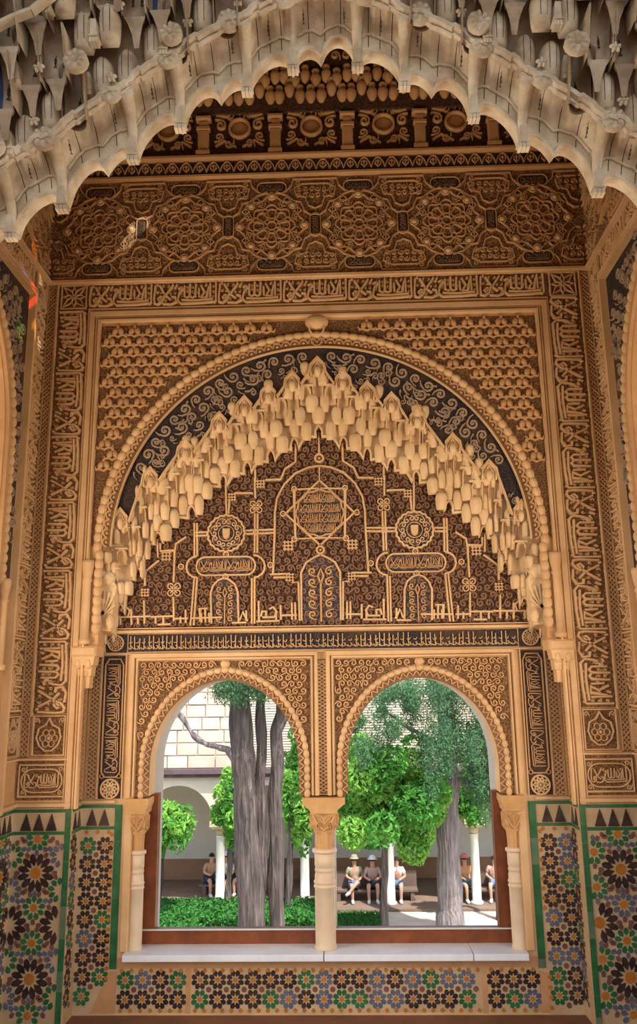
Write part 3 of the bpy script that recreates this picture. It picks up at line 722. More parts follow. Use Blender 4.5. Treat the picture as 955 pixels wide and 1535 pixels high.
for q in range(-36, 37):
    i = q / 4; full = q % 4 == 0; half = q % 2 == 0
    T = at_step(TIPX, i); H = at_step(HOODX, i)
    dx = abs(at_i(TIPX, abs(i) + .25)[0] - at_i(TIPX, abs(i) - .25)[0]) if abs(i) > .25 else .078
    w = max(.058, min(.112, dx * 1.08)) * (.68 if 4 < abs(i) < 7.3 else 1); LH = H[1] - T[1]
    for t in range(NT):
        dense = 4 < abs(i) < 7.3
        if half == (t % 2 == 1) and not dense: continue
        f = t / NT; x = T[0] + (H[0] - T[0]) * f; z = T[1] + LH * f + (.022 if t else .018) - (0 if full else .012); n = -D + .024 + (D - .075) * f
        h = LH / NT * 1.55; k = (q * 7 + t * 5) % 7; big = (q // 2 + t) % 3 == 0
        if t == 0 and not full: z -= .050
        if k == 3 or (t == 2 and full):
            obj('niche_cell', c_niche if k == 3 else c_point, muqarnas, FA @ tr(x, z, n + .002, 0, w * .74, h * .9, .055))
            obj('ledge', led, muqarnas, FA @ tr(x, z + h * .98, n + .012, 0, w * 1.25, .08, .05))
        else: obj('tongue_cell', c_thumb, muqarnas, FA @ tr(x, z, n + (.006 if big else 0), 0, w * (1.0 if big else .80), h * (.92 if big else 1.0), .066 if big else .055))
    if full and abs(i) < 7.5: obj('pointed_hood', c_hood, muqarnas, FA @ tr(H[0], H[1] - .105, -.035, 0, .082, .105, .04))
for q in range(-8, 9):
    x, z = TIPX[abs(q)]; sg = -1 if q < 0 else 1
    obj('niche_shadow_paint', dark_in, tym_late, FB @ tr(sg * x, z - .06, .004, 0, .07, .095, .02)) if 0 else None
# shell feet of the arch
ft = M().prism([(-.05, -.10), (.05, -.10), (.075, .05), (.08, .19), (.05, .27), (-.02, .29), (-.075, .2), (-.06, .05)], -.06, .05, .12)
for k in range(7):
    a = pi * (.12 + .76 * k / 6); ft.ribbon([(.005, .02), (.05 * math.cos(a), .03 + .08 * math.sin(a)), (.072 * math.cos(a), .03 + .13 * math.sin(a))], .014, .022, n0=.045)
ft.dome(-.035, -.02, .03, .05, .03, n0=.045).dome(.035, -.02, .03, .05, .03, n0=.045).dome(0, .24, .06, .05, .04, n0=.04)
ftm = ft.mesh('palmette_foot', 'stucco_cream')
for s in (-1, 1): obj('palmette_foot', ftm, muqarnas, FA @ tr(s * 1.285, 1.06, -.10, 0, s, 1))

# ================================================================== RECESS WALL: TYMPANUM AND BANDS
TPOLY = [(-1.285, 1.0)] + [(-x, z + .08) for x, z in TIPX[::-1][1:]] + [(x, z + .08) for x, z in TIPX[1:-1]] + [(1.285, 1.0)]
tym = panel('tympanum', M().prism(TPOLY[::-1], 0, .003).mesh('tympanum', 'ground_red'), wall_recess, FB, 'dark tympanum with pale interlaced lines and square script')
fill = M(); y = 1.03; r_ = 0
while y < 2.25:
    x = -1.27 + (.023 if r_ % 2 else 0)
    while x < 1.27:
        if inpoly(x, y - .02, TPOLY): fill.curl(x + random.uniform(-.005, .005), y + random.uniform(-.005, .005), .021, .0125, .011, random.uniform(0, 6), 1.25, random.choice((-1, 1)), 8, n0=.003)
        x += .053
    y += .047; r_ += 1
fo = panel('leaf_scrolls', fill.mesh('leaf_scrolls', 'relief_tympanum'), wall_recess, FB); fo['kind'] = 'stuff'
TY = [[(0.002,2.001),(0.068,1.991),(0.151,1.955),(0.221,1.884),(0.265,1.798),(0.279,1.704),(0.28,1.59),(0.29,1.325)],[(0.188,1.323),(0.31,1.321)],[(0.188,1.302),(0.289,1.301)],[(0.405,1.928),(0.401,1.799)],[(0.402,1.702),(0.403,1.455)],[(0.386,1.702),(0.387,1.455)],[(0.403,1.299),(0.402,1.024)],[(0.419,1.298),(0.418,1.024)],[(0.285,1.599),(0.465,1.595)],[(0.284,1.578),(0.464,1.574)],[(0.694,1.591),(0.771,1.589)],[(0.693,1.57),(0.77,1.568)],[(0.579,1.698),(0.588,1.932)],[(0.567,1.698),(0.562,1.792)],[(0.762,1.648),(0.756,1.44)],[(0.778,1.648),(0.773,1.44)],[(0.754,1.309),(0.769,1.019)],[(0.771,1.309),(0.789,1.018)],[(0.407,1.303),(0.381,1.308),(0.359,1.324),(0.344,1.347),(0.34,1.373),(0.346,1.4),(0.362,1.422),(0.384,1.437),(0.411,1.442)],[(0.76,1.44),(0.785,1.434),(0.805,1.42),(0.818,1.398),(0.822,1.373),(0.816,1.348),(0.801,1.327),(0.779,1.313),(0.754,1.309)],[(0.827,1.563),(0.89,1.52),(0.896,1.471),(0.898,1.282)],[(0.897,1.193),(0.89,1.045)],[(0.99,1.419),(1.075,1.352),(1.074,1.263)],[(1.076,1.174),(1.068,1.034)],[(0.898,1.429),(0.9,1.479),(0.985,1.477),(0.988,1.527)],[(0.999,1.436),(1.006,1.551)],[(0.147,2.143),(0.149,2.029),(0.215,1.984),(0.242,1.918),(0.338,1.916)],[(0.415,1.833),(0.531,1.835)],[(0.4,1.902),(0.403,1.988)],[(0.118,1.037),(0.119,1.328),(0.088,1.39),(0.039,1.42),(0.003,1.437)],[(0.13,1.037),(0.135,1.27),(0.175,1.27)],[(0.498,1.031),(0.505,1.216),(0.523,1.264),(0.556,1.292),(0.589,1.304),(0.625,1.291),(0.655,1.258),(0.67,1.213),(0.662,1.028)],[(0.004,1.854),(0.158,1.851),(0.152,1.538),(0.0,1.541)],[(0.005,1.902),(0.213,1.697),(0.004,1.499)],[(0.155,1.044),(0.157,1.148)],[(0.175,1.044),(0.177,1.148)],[(0.243,1.043),(0.245,1.131)],[(0.271,1.042),(0.272,1.098)],[(0.375,1.041),(0.378,1.161)],[(0.451,1.04),(0.453,1.104)],[(0.674,1.036),(0.677,1.092)],[(0.698,1.036),(0.702,1.116)],[(0.722,1.035),(0.724,1.091)],[(0.817,1.034),(0.821,1.114)],[(0.849,1.033),(0.851,1.073)],[(0.953,1.032),(0.955,1.072)],[(1.0,1.031),(1.003,1.079)],[(1.107,1.029),(1.11,1.069)],[(1.147,1.029),(1.153,1.124)],[(1.214,1.028),(1.217,1.075)],[(0.147,1.072),(0.243,1.071)],[(0.271,1.062),(0.355,1.061)],[(0.451,1.032),(0.538,1.03)],[(0.596,1.065),(0.671,1.064)],[(0.675,1.064),(0.791,1.062)],[(0.803,1.062),(0.89,1.061)],[(0.891,1.077),(1.03,1.074)],[(1.031,1.078),(1.229,1.075)],[(0.251,1.039),(0.391,1.037)],[(0.909,1.029),(0.988,1.027)],[(0.283,1.058),(0.268,1.094),(0.289,1.122),(0.313,1.11)],[(0.332,1.065),(0.332,1.097),(0.356,1.097),(0.364,1.065)],[(1.17,1.076),(1.16,1.116),(1.19,1.14),(1.216,1.119),(1.195,1.1)],[(0.686,1.12),(0.734,1.119),(0.73,1.039)],[(0.443,1.04),(0.473,1.095),(0.491,1.047)]]
for l in TY:
    me = M().ribbon(l, .0155, .018).mesh('interlace', 'stucco_pale')
    for s in (-1, 1): obj('interlace', me, tym, FB @ tr(0, 0, .003, 0, s, 1))
quat = M()
for a in range(4): quat.ringr(.02 * (1 if a % 2 else -1), .02 * (1 if a // 2 else -1), .016, .009, .018, 12)
quat.ribbon([(-.02, -.02), (.02, .02)], .010, .02).ribbon([(-.02, .02), (.02, -.02)], .010, .02)
quat_m = quat.mesh('quatrefoil_knot', 'stucco_pale')
sqk = M()
for d in (-.022, 0, .022): sqk.ribbon([(d, -.032), (d, .032)], .0095, .018).ribbon([(-.032, d), (.032, d)], .0095, .020)
sqk_m = sqk.mesh('square_knot', 'stucco_pale')
rg_m = M().ringr(0, 0, .015, .010, .020, 12).dome(0, 0, .007, .007, .018).mesh('ring_knot', 'stucco_pale')
for s in (-1, 1):
    for x, z, sc in ((.395, 1.744, 1), (.894, 1.237, 1.05)): obj('quatrefoil_knot', quat_m, tym, FB @ tr(s * x, z, .004, 0, sc))
    for x, z, sc in ((.196, 1.496, 1), (.367, 1.89, .85), (.947, 1.445, .95), (1.071, 1.222, .8), (.546, 1.809, .8), (.188, 1.30, .8)): obj('square_knot', sqk_m, tym, FB @ tr(s * x, z, .004, 0, sc))
    for x, z in ((.578, 1.447), (.58, 1.312), (.306, 1.378), (.854, 1.377), (.396, 1.584), (.158, 1.853), (.158, 1.536), (.228, 1.697)): obj('ring_knot', rg_m, tym, FB @ tr(s * x, z, .005))
obj('ring_knot', rg_m, tym, FB @ tr(0, 1.466, .005, 0, 1.5)); obj('ring_knot', rg_m, tym, FB @ tr(0, 2.05, .005, 0, 1.7)); obj('interlace', M().ribbon([(0, 2.08), (0, 2.22)], .016, .018, taper=lambda q: 1.2 - q).mesh('interlace', 'stucco_pale'), tym, FB @ tr(0, 0, .003)); obj('interlace', M().ribbon([(0, 2.0), (0, 1.9)], .012, .018).mesh('interlace', 'stucco_pale'), tym, FB @ tr(0, 0, .003))
# shield medallions, star medallion, cartouches
def scallop_ring(m, r, n, w, h, n0=0):
    P = []
    for i in range(n * 4): a = 2 * pi * i / (n * 4); rr = r * (1 + .035 * math.cos(n * a)); P.append((rr * math.cos(a), rr * math.sin(a)))
    m.ribbon(P, w, h, True, n0)
disc = M().prism(arc(0, 0, .112, 0, 2 * pi * 31 / 32, 31), 0, .010).mesh('medallion_ground', 'ground_blue')
sm = M(); scallop_ring(sm, .113, 20, .014, .024)
for k in range(14): a = 2 * pi * k / 14; sm.curl(.075 * math.cos(a), .075 * math.sin(a), .018, .0075, .016, a, 1.2, 1 if k % 2 else -1, 9)
sm.ringr(0, 0, .048, .006, .015, 20)
shield = M().prism([(0, -.042), (.018, -.028), (.024, 0), (.024, .032), (-.024, .032), (-.024, 0), (-.018, -.028)], 0, .024, .12).mesh('shield', 'stucco_pale')
sm_m = sm.mesh('medallion_ring', 'stucco_pale')
ctg = arc(-.125, 0, .05, pi / 2, 1.5 * pi, 8) + arc(.125, 0, .05, -pi / 2, pi / 2, 8)
ct_g = M().prism(ctg, 0, .009).mesh('cartouche', 'ground_blue')
ct_r = M().ribbon([(x * 1.03, y * 1.12) for x, y in ctg], .013, .022, True).mesh('cartouche_border', 'stucco_pale')
ct = M()
for o_ in (-.165, .0): 
    for l in INS: ct.ribbon([(o_ + ((x - 285) / 432) * .165, (.5 - (y - 80) / 185) * .075) for x, y in l], .006, .008)
ct_t = ct.mesh('script', 'stucco')
ap = [(-.075, 0), (-.075, .19), (-.055, .235), (-.03, .262), (0, .272), (.03, .262), (.055, .235), (.075, .19), (.075, 0)]
ap_g = M().prism(ap[::-1], 0, .008).mesh('arch_niche', 'ground_blue')
apc = M()
for k in range(5):
    for s in (-1, 1): apc.curl(s * .035, .03 + k * .045, .017, .0075, .010, pi / 2 * s, 1.2, s, 9)
apc.ribbon([(0, .0), (0, .16), (.012, .19), (0, .22), (-.012, .19), (0, .16)], .009, .011)
ap_c = apc.mesh('leaf_scrolls', 'stucco')
for s in (-1, 1):
    x = s * .579
    obj('medallion_ground', disc, tym, FB @ tr(x, 1.58, .003)); obj('medallion_ring', sm_m, tym, FB @ tr(x, 1.58, .006)); obj('shield', shield, tym, FB @ tr(x, 1.58, .010))
    obj('cartouche', ct_g, tym, FB @ tr(x, 1.377, .003)); obj('cartouche_border', ct_r, tym, FB @ tr(x, 1.377, .004)); obj('script', ct_t, tym, FB @ tr(x, 1.377, .012))
    obj('arch_niche', ap_g, tym, FB @ tr(s * .583, 1.025, .003)); obj('leaf_scrolls', ap_c, tym, FB @ tr(s * .583, 1.025, .010))
obj('arch_niche', ap_g, tym, FB @ tr(0, 1.03, .003, 0, 1.45)); obj('leaf_scrolls', ap_c, tym, FB @ tr(0, 1.03, .010, 0, 1.45))
stm = M(); scallop_ring(stm, .145, 12, .013, .024)
for row in range(4):
    zz = .095 - row * .063; hw = math.sqrt(max(.001, .135 ** 2 - zz ** 2))
    for o_ in range(2):
        for l in INS: stm.ribbon([(-hw + o_ * hw + ((x - 285) / 432) * hw, zz + (.5 - (y - 80) / 185) * .06) for x, y in l], .006, .016)
obj('medallion_ground', M().prism(arc(0, 0, .145, 0, 2 * pi * 31 / 32, 31), 0, .010).mesh('medallion_ground', 'ground_blue'), tym, FB @ tr(0, 1.697, .003)); obj('star_medallion', stm.mesh('star_medallion', 'stucco'), tym, FB @ tr(0, 1.697, .004))
# sill line of the tympanum and the dark script band under it
mould(wall_recess, FB, [([(-1.30, .985), (1.30, .985)], .026, .030), ([(-1.30, 1.004), (1.30, 1.004)], .008, .036)])
db = panel('script_band', M().box(-1.165, 1.165, .868, .970, 0, .003).mesh('script_band', 'ground_dark'), wall_recess, FB, 'dark band of fine script under the tympanum')
for i in range(12):
    m = M(); o_ = 0
    for k in range(random.randint(5, 7)):
        u = .012 + k * .029 + random.uniform(-.004, .004); h0 = random.choice((.075, .085, .088)); m.ribbon([(u, .008), (u + random.uniform(-.003, .003), h0)], .0052, .010)
    for k in range(5):
        u = k * .039; q = random.uniform(-.004, .004)
        m.ribbon([(u, .022 + q), (u + .01, .010), (u + .022, .014), (u + .026, .028 + q), (u + .017, .032), (u + .03, .018), (u + .042, .012)], .0052, .011)
        m.ribbon([(u + .005, .05), (u + .018, .044 + q), (u + .026, .056)], .0048, .009)
    obj('script', m.mesh('script', 'stucco_pale'), db, FB @ tr(-1.165 + i * .194, .872, .003))
ros12 = rosette_mesh('rosette', .045, 12, 'stucco_pale', .006, .012, .009)
shellros = rosette_mesh('rosette', .052, 10, 'stucco_pale', .010, .014, .012)
for s in (-1, 1):
    c = s * 1.24
    g = panel('rosette_panel', M().box(c - .068, c + .068, .865, .975, 0, .003).mesh('rosette_panel', 'ground_dark'), wall_recess, FB)
    obj('rosette', ros12, g, FB @ tr(c, .92, .003))
    b = panel('cartouche_strip', M().box(c - .068, c + .068, .03, .845, 0, .003).mesh('cartouche_strip', 'ground_dark'), wall_recess, FB, 'tall dark strip of script beside the window')
    vm = M(); vm.ribbon([(c - .055, .18), (c - .055, .79), (c - .035, .825), (c + .035, .825), (c + .055, .79), (c + .055, .18), (c + .035, .15), (c - .035, .15)], .008, .012, True)
    for k in range(7): vm.ringr(c + (-.05 if k % 2 else .05), .155, .012, .005, .009, 10) if k < 2 else None
    obj('cartouche_border', vm.mesh('cartouche_border', 'stucco'), b, FB @ tr(0, 0, .003))
    for k in range(3):
        m = M()
        for l in INS: m.ribbon([(((x - 285) / 432) * .205, (.5 - (y - 80) / 185) * .09) for x, y in l], .0062, .009)
        obj('script', m.mesh('script', 'stucco'), b, FB @ (tr(c, .175 + k * .21, .003, pi / 2) if s < 0 else tr(c, .175 + (k + 1) * .21, .003, -pi / 2)))
    obj('rosette', shellros, b, FB @ tr(c, .085, .003))
    ls = M(); lattice_strip(ls, s * 1.352 - .032, s * 1.352 + .032, .03, .95, .05, .0085, .009)
    panel('lattice_ground', M().box(s * 1.352 - .036, s * 1.352 + .036, .03, .95, 0, .0015).mesh('lattice_ground', 'relief_dark'), wall_recess, FB)
    panel('lattice_strip', ls.mesh('lattice_strip', 'stucco'), wall_recess, FB)
mould(wall_recess, FB, [([(-1.32, .855), (1.32, .855)], .014, .016), ([(-1.315, .03), (-1.315, .97)], .012, .012), ([(1.315, .03), (1.315, .97)], .012, .012), ([(-1.17, .03), (-1.17, .86)], .012, .014), ([(1.17, .03), (1.17, .86)], .012, .014)])
# --- window surrounds
curl_m = [M().curl(0, 0, .019, .0095, .013, a, 1.25, g, 12).mesh('curl', 'stucco') for a, g in ((0, 1), (2, -1), (4, 1))]
bead_w = M().dome(0, 0, .027, .019, .022, 10, 3).mesh('bead', 'stucco_pale', True)
zig = M().ribbon([(-.022, -.014), (0, .016), (.022, -.014)], .008, .010).mesh('chevron', 'stucco')
for s in (-1, 1):
    cx = s * WC; x0, x1 = (cx - .515, cx + .505) if s < 0 else (cx - .505, cx + .515)
    ap_o = archpath(cx, .497, .765, .2, .04)
    P = [(x0, .04)] + ap_o + [(x1, .04), (x1, .808), (x0, .808)]
    g = panel('curl_spandrel', M().holes(P, [], 0, .003).mesh('curl_spandrel', 'ground_brown'), wall_recess, FB, 'spandrel packed with small curls over the %s window' % ('left' if s < 0 else 'right'))
    yy = .785; k = 0
    while yy > .10:
        xx = x0 + .024 + (.0225 if k % 2 else 0)
        while xx < x1 - .02:
            if inpoly(xx, yy, P) and all(inpoly(xx + .02 * math.cos(a), yy + .02 * math.sin(a), P) for a in (0, 1.57, 3.14, 4.71, 5.5, 3.9)): obj('curl', random.choice(curl_m), g, FB @ tr(xx, yy, .003, random.uniform(0, 6)))
            xx += .0455
        yy -= .040; k += 1
    mould(wall_recess, FB, [([(x0 - .012, .04), (x0 - .012, .82), (x1 + .012, .82), (x1 + .012, .04)], .016, .020), ([(x0 - .036, .04), (x0 - .036, .842), (x1 + .036, .842), (x1 + .036, .04)], .030, .030)])
    mr = M(); mid = archpath(cx, .458, .71, .2, .04, 40); mr.ribbon(mid, .045, .006)
    ar = panel('window_arch', mr.mesh('window_arch', 'relief_dark'), wall_recess, FB, 'lobed moulding around the arched opening of the %s window' % ('left' if s < 0 else 'right'))
    bp = archpath(cx, .483, .745, .2, .05, 60); acc = 0; zi = 0
    L = [0]
    for a, b in zip(bp[:-1], bp[1:]): L.append(L[-1] + math.dist(a, b))
    def along(Pp, d):
        for i in range(len(Pp) - 1):
            if L[i + 1] >= d: f = (d - L[i]) / (L[i + 1] - L[i] + 1e-9); p, q = Pp[i], Pp[i + 1]; return p[0] + (q[0] - p[0]) * f, p[1] + (q[1] - p[1]) * f, math.atan2(q[1] - p[1], q[0] - p[0])
        return (*Pp[-1], 0)
    nb = int(L[-1] / .043)
    for i in range(nb + 1):
        x, z, a = along(bp, L[-1] * i / nb * .9999); obj('bead', bead_w, ar, FB @ tr(x, z, .002, a))
        if i < nb:
            x, z, a = along(bp, L[-1] * (i + .5) / nb); obj('chevron', zig, ar, FB @ tr(x + .032 * math.sin(a), z - .032 * math.cos(a), .005, a))
    obj('keystone_boss', M().dome(0, 0, .03, .026, .03).mesh('keystone_boss', 'stucco_pale', True), ar, FB @ tr(cx, .788, .0))
ps = M(); lattice_strip(ps, -.036, .036, .055, .80, .042, .0075, .009)
panel('lattice_ground', M().box(-.042, .042, .045, .81, 0, .0015).mesh('lattice_ground', 'relief_dark'), wall_recess, FB)
panel('lattice_strip', ps.mesh('lattice_strip', 'stucco_pale'), wall_recess, FB)

# ================================================================== WINDOWS, SILL, COLUMNS
for k, s in enumerate((-1, 1)):
    c = s * WC
    w = empty('window_%d' % (k + 1), (c, .33, -.78)); tag(w, 'brown wooden window frame with a clear pane on the %s of the marble column' % ('left' if s < 0 else 'right'), 'window', kind='structure')
    xi, xo = s * .005, s * 1.095
    a, b = min(xi, xo), max(xi, xo)
    for (x0, x1, z0, z1, nm) in ((a, b, -.785, -.705, 'bottom_rail'), (a, b, .0, .04, 'top_rail') if 0 else (min(s * .985, xo), max(s * .985, xo), -.705, .04, 'jamb'), (min(s * .005, s * .05), max(s * .005, s * .05), -.705, .04, 'jamb')):
        obj(nm, M().add([(x, y, z) for x, z, y in M().box(x0, x1, z0, z1, .30, .37, .0).v], [tuple(reversed(f)) for f in M().box(0, 1, 0, 1, 0, 1).f]).mesh(nm, 'wood'), w, ID)
    bd = M().box(a, b, -.705, -.698, 0, .012)
    obj('glazing_bead', M().add([(x, .30 - n, z) for x, z, n in bd.v], bd.f).mesh('glazing_bead', 'gallery_marble'), w, ID)
    pn = M().add([(a + .04, .345, -.71), (b - .04, .345, -.71), (b - .04, .345, .70), (a + .04, .345, .70)], [(0, 1, 2, 3)])
    obj('pane', pn.mesh('pane', 'window_glass'), w, ID)
sl = empty('marble_sill', (0, .1, -.81)); tag(sl, 'bluish white marble sill slab running under both windows', 'sill')
for x0, x1 in ((-1.115, -.012), (-.006, .80), (.805, 1.10)):
    b = M().box(x0, x1, -.812, -.779, 0, 1, .004); obj('slab', M().add([(x, .34 - n * .245, z) for x, z, n in b.v], b.f).mesh('slab', 'sill_marble'), sl, ID)
def column(loc, label, k=1.0):
    t = empty('marble_column', loc); tag(t, label, 'column', 'columns of the twin window')
    r = .058
    sh = [(r + .006, 0), (r + .006, .012), (r, .02), (r, .315), (r + .006, .32), (r + .006, .328), (r, .333), (r, .338), (r + .006, .343), (r + .006, .352), (r, .357), (r, .385), (r - .004, .39), (r - .004, .402), (r, .407),
          (r, .412), (r - .004, .417), (r - .004, .428), (r, .433), (r, .50)]
    LM = Matrix.Translation(loc) @ Matrix.Diagonal((k, k, 1, 1))
    obj('shaft', M().lathe(sh, 28).mesh('shaft', 'column_marble', True), t, LM)
    obj('astragal', M().lathe([(r, .50), (r + .012, .505), (r + .014, .513), (r + .012, .521), (r - .004, .526)], 28).mesh('astragal', 'column_marble', True), t, LM)
    fl = M(); kk = 48; V = []
    for z, rr in ((.522, .050), (.56, .051), (.60, .054), (.618, .058)):
        for i in range(kk): a = 2 * pi * i / kk; q = rr * (1 - .07 * (1 if i % 4 < 2 else 0)); V.append((q * math.cos(a), q * math.sin(a), z))
    fl.add(V, [(j * kk + i, j * kk + (i + 1) % kk, (j + 1) * kk + (i + 1) % kk, (j + 1) * kk + i) for j in range(3) for i in range(kk)])
    obj('fluted_neck', fl.mesh('fluted_neck', 'capital_stone'), t, LM)
    cb = M(); a, b = .056, .070
    cb.add([(-a, -a, .615), (a, -a, .615), (a, a, .615), (-a, a, .615), (-b, -b, .66), (b, -b, .66), (b, b, .66), (-b, b, .66), (-b, -b, .725), (b, -b, .725), (b, b, .725), (-b, b, .725)],
           [(3, 2, 1, 0), (8, 9, 10, 11)] + [(q + i, q + (i + 1) % 4, q + 4 + (i + 1) % 4, q + 4 + i) for q in (0, 4) for i in range(4)])
    cp_ = obj('capital', cb.mesh('capital', 'capital_stone'), t, LM)
    lf = M()
    for s in (-1, 1):
        lf.ribbon([(0, .635), (s * .03, .65), (s * .055, .675), (s * .075, .71)], .016, .012).curl(s * .045, .655, .016, .008, .012, 0, 1.2, s, 10).ribbon([(0, .66), (s * .02, .69), (s * .05, .70)], .010, .012)
        lf.dome(s * .012, .70, .009, .016, .014)
    lf.dome(0, .685, .012, .026, .018)
    lm = lf.mesh('leaf_carving', 'capital_stone')
    for q in range(4): obj('leaf_carving', lm, cp_, LM @ Matrix.Rotation(q * pi / 2, 4, 'Z') @ frame((0, -.070, 0), (.8, 0, 0), (0, 0, 1), (0, -1, 0)))
    return t
cz = -.78
tc = column((0, .10 + .12, cz), 'slim ringed marble column standing between the two windows')
ib = M().add([(-.088, .0, 0), (.088, .0, 0), (.12, .052, 0), (.13, .058, 0), (.13, .085, 0), (-.13, .085, 0), (-.13, .058, 0), (-.12, .052, 0)], []); 
def impost(t, loc, w0, w1, d0, d1):
    m = M(); prof = [(w0, 0), (w0 + (w1 - w0) * .15, .02), (w0 + (w1 - w0) * .8, .045), (w1, .05), (w1, .085)]
    m.holes([(-x, z) for x, z in prof] + [(x, z) for x, z in prof[::-1]], [], d0, d1)
    o = obj('impost', m.mesh('impost', 'capital_stone'), t, Matrix.Translation(loc) @ frame((0, 0, 0), (1, 0, 0), (0, 0, 1), (0, -1, 0))); return o
impost(tc, (0, .22, -.055), .074, .122, -.115, .105)
for s in (-1, 1):
    t = column((s * 1.074, .205, cz), 'slim marble column at the outer %s jamb of the twin window' % ('left' if s < 0 else 'right'), .68)
    impost(t, (s * 1.074, .205, -.055), .050, .064, -.13, .060)
    # pale plaster jamb strip behind the column
    pj = M().box(s * 1.125 - .022, s * 1.125 + .022, -.78, .03, 0, .018, .004); panel('jamb_strip', pj.mesh('jamb_strip', 'stucco_pale'), wall_recess, FB)

# ================================================================== ZELLIJ TILE DADOS
def petal(r0, r1, w, h, tip=.25):
    L_ = r1 - r0
    return [(r0, 0), (r0 + L_ * .45, -w / 2), (r0 + L_ * .85, -w / 2 * .8), (r1, -w * .12), (r1, w * .12), (r0 + L_ * .85, w / 2 * .8), (r0 + L_ * .45, w / 2)]
TM = {}
def pet_mesh(kind, mat, r0, r1, w):
    k = (kind, mat)
    if k not in TM: TM[k] = M().prism(petal(r0, r1, w, 0), 0, .0035, .08).mesh('petal_tile', mat)
    return TM[k]
def gon_mesh(kind, mat, r, n):
    k = (kind, mat)
    if k not in TM: TM[k] = M().prism(arc(0, 0, r, 0, 2 * pi * (n - 1) / n, n - 1), 0, .0035, .08).mesh('center_tile', mat)
    return TM[k]
def kite_m(mat):
    k = ('kite', mat)
    if k not in TM: TM[k] = M().prism([(-.017, 0), (-.004, -.013), (.016, -.009), (.016, .009), (-.004, .013)], 0, .0035, .1).mesh('kite_tile', mat)
    return TM[k]
STEP = M()
pts = []
for i in range(7): pts += [(.030 * (1 - i / 7), .088 * i / 7), (.030 * (1 - i / 7), .088 * (i + 1) / 7)]
STEP.prism([(-x, y) for x, y in pts[::-1]][::1][::-1] [::-1] + pts[::-1] if 0 else [(x, y) for x, y in pts] + [(-x, y) for x, y in pts[::-1]], 0, .0035)
step_m = STEP.mesh('stepped_tile', 'tile_black')
def border(dado, F, u0, u1, side, vb=-1.1):
    """green strips and the stepped frieze at the top"""
    def strip(a, b, c, d, mat='tile_green'): obj('strip_tile', M().box(a, b, c, d, 0, .005, .001).mesh('strip_tile', mat), dado, F @ tr(0, 0, .002))
    n = max(1, int(round((u1 - u0) / .1)))
    for i in range(n):
        a = u0 + (u1 - u0) * i / n; b = u0 + (u1 - u0) * (i + 1) / n
        strip(a + .001, b - .001, -.020, -.003); strip(a + .001, b - .001, -.137, -.120)
    st = .0715; k = int((u1 - u0 - .01) / st); off = (u1 - u0 - k * st) / 2
    for i in range(k): obj('stepped_tile', step_m, dado, F @ tr(u0 + off + st * (i + .5), -.117, .002))
    if side:
        z = -.003; i = 0
        while z > vb + .01:
            hh = random.choice((.10, .13, .16, .115)); e = max(vb, z - hh); a, b = (u0 - .034, u0 - .002) if side < 0 else (u1 + .002, u1 + .034)
            strip(a, b, e + .002, z, random.choice(('tile_green', 'tile_green', 'tile_green_pale')) if z < -.4 else 'tile_green'); z = e
def big_dado(parent, F, u0, u1, side, cu, label):
    """twelve- and nine-pointed stars"""
    d = panel('tile_dado', M().box(u0 - (.036 if side < 0 else 0), u1 + (.036 if side > 0 else 0), -1.1, 0, 0, .002).mesh('tile_dado', 'grout'), parent, F, label)
    border(d, F, u0, u1, side)
    v0, v1 = -1.095, -.142
    S12 = []; S9 = []
    for a in range(-6, 7):
        for b in range(-5, 6):
            x = cu + a * .272 + (b % 2) * .136; y = -.335 + b * .265
            S12.append((x, y)); S9 += [(x, y + .177), (x, y - .177)]
    def ok(x, y, r): return u0 + r * .5 < x < u1 - r * .5 and v0 + r * .5 < y < v1 - r * .5
    def put(name, me, x, y, r, rot=0, lim=.012):
        if u0 + lim < x < u1 - lim and v0 + lim < y < v1 - lim: obj(name, me, d, F @ tr(x, y, .002, rot)); return True
    def petals(x, y, n, r0, r1, w, kind, mats, rot0):
        for i in range(n):
            a = rot0 + 2 * pi * i / n; mx = x + (r0 + r1) / 2 * math.cos(a); my = y + (r0 + r1) / 2 * math.sin(a); L_ = (r1 - r0) / 2
            ex = x + r1 * math.cos(a); ey = y + r1 * math.sin(a)
            if u0 + .004 < min(ex, mx) and max(ex, mx) < u1 - .004 and v0 + .004 < min(ey, my) and max(ey, my) < v1 - .004 and u0 < x + r0 * math.cos(a) < u1 and v0 < y + r0 * math.sin(a) < v1:
                obj('petal_tile', pet_mesh(kind, mats[i % len(mats)], r0, r1, w), d, F @ tr(x, y, .002, a))
    for x, y in S12:
        put('center_tile', gon_mesh('c12', 'tile_ochre', .030, 12), x, y, .03, lim=.016)
        petals(x, y, 12, .033, .102, .037, 'p12', ['tile_black'], pi / 12)
        for i in range(12):
            a = 2 * pi * i / 12; kx = x + .103 * math.cos(a); ky = y + .103 * math.sin(a)
            if all(math.hypot(kx - p, ky - q) > .074 for p, q in S9): put('kite_tile', kite_m(('tile_purple', 'tile_blue')[i % 2]), kx, ky, .01, a)
    seen = set()
    for x, y in S9:
        key = (round(x, 2), round(y, 2))
        if key in seen: continue
        seen.add(key)
        put('center_tile', gon_mesh('c9', 'tile_ochre', .021, 9), x, y, .02, lim=.012)
        g = ('tile_green', 'tile_green', 'tile_blue')[int(abs(x * 37 + y * 11)) % 3]
        petals(x, y, 9, .0235, .064, .029, 'p9', [g], pi / 2)
        for i in range(9):
            a = pi / 2 + pi / 9 + 2 * pi * i / 9; kx = x + .070 * math.cos(a); ky = y + .070 * math.sin(a)
            if all(math.hypot(kx - p, ky - q) > .112 for p, q in S12): put('kite_tile', kite_m(('tile_purple', 'tile_blue')[i % 2]), kx, ky, .01, a)
    return d
star8 = {}
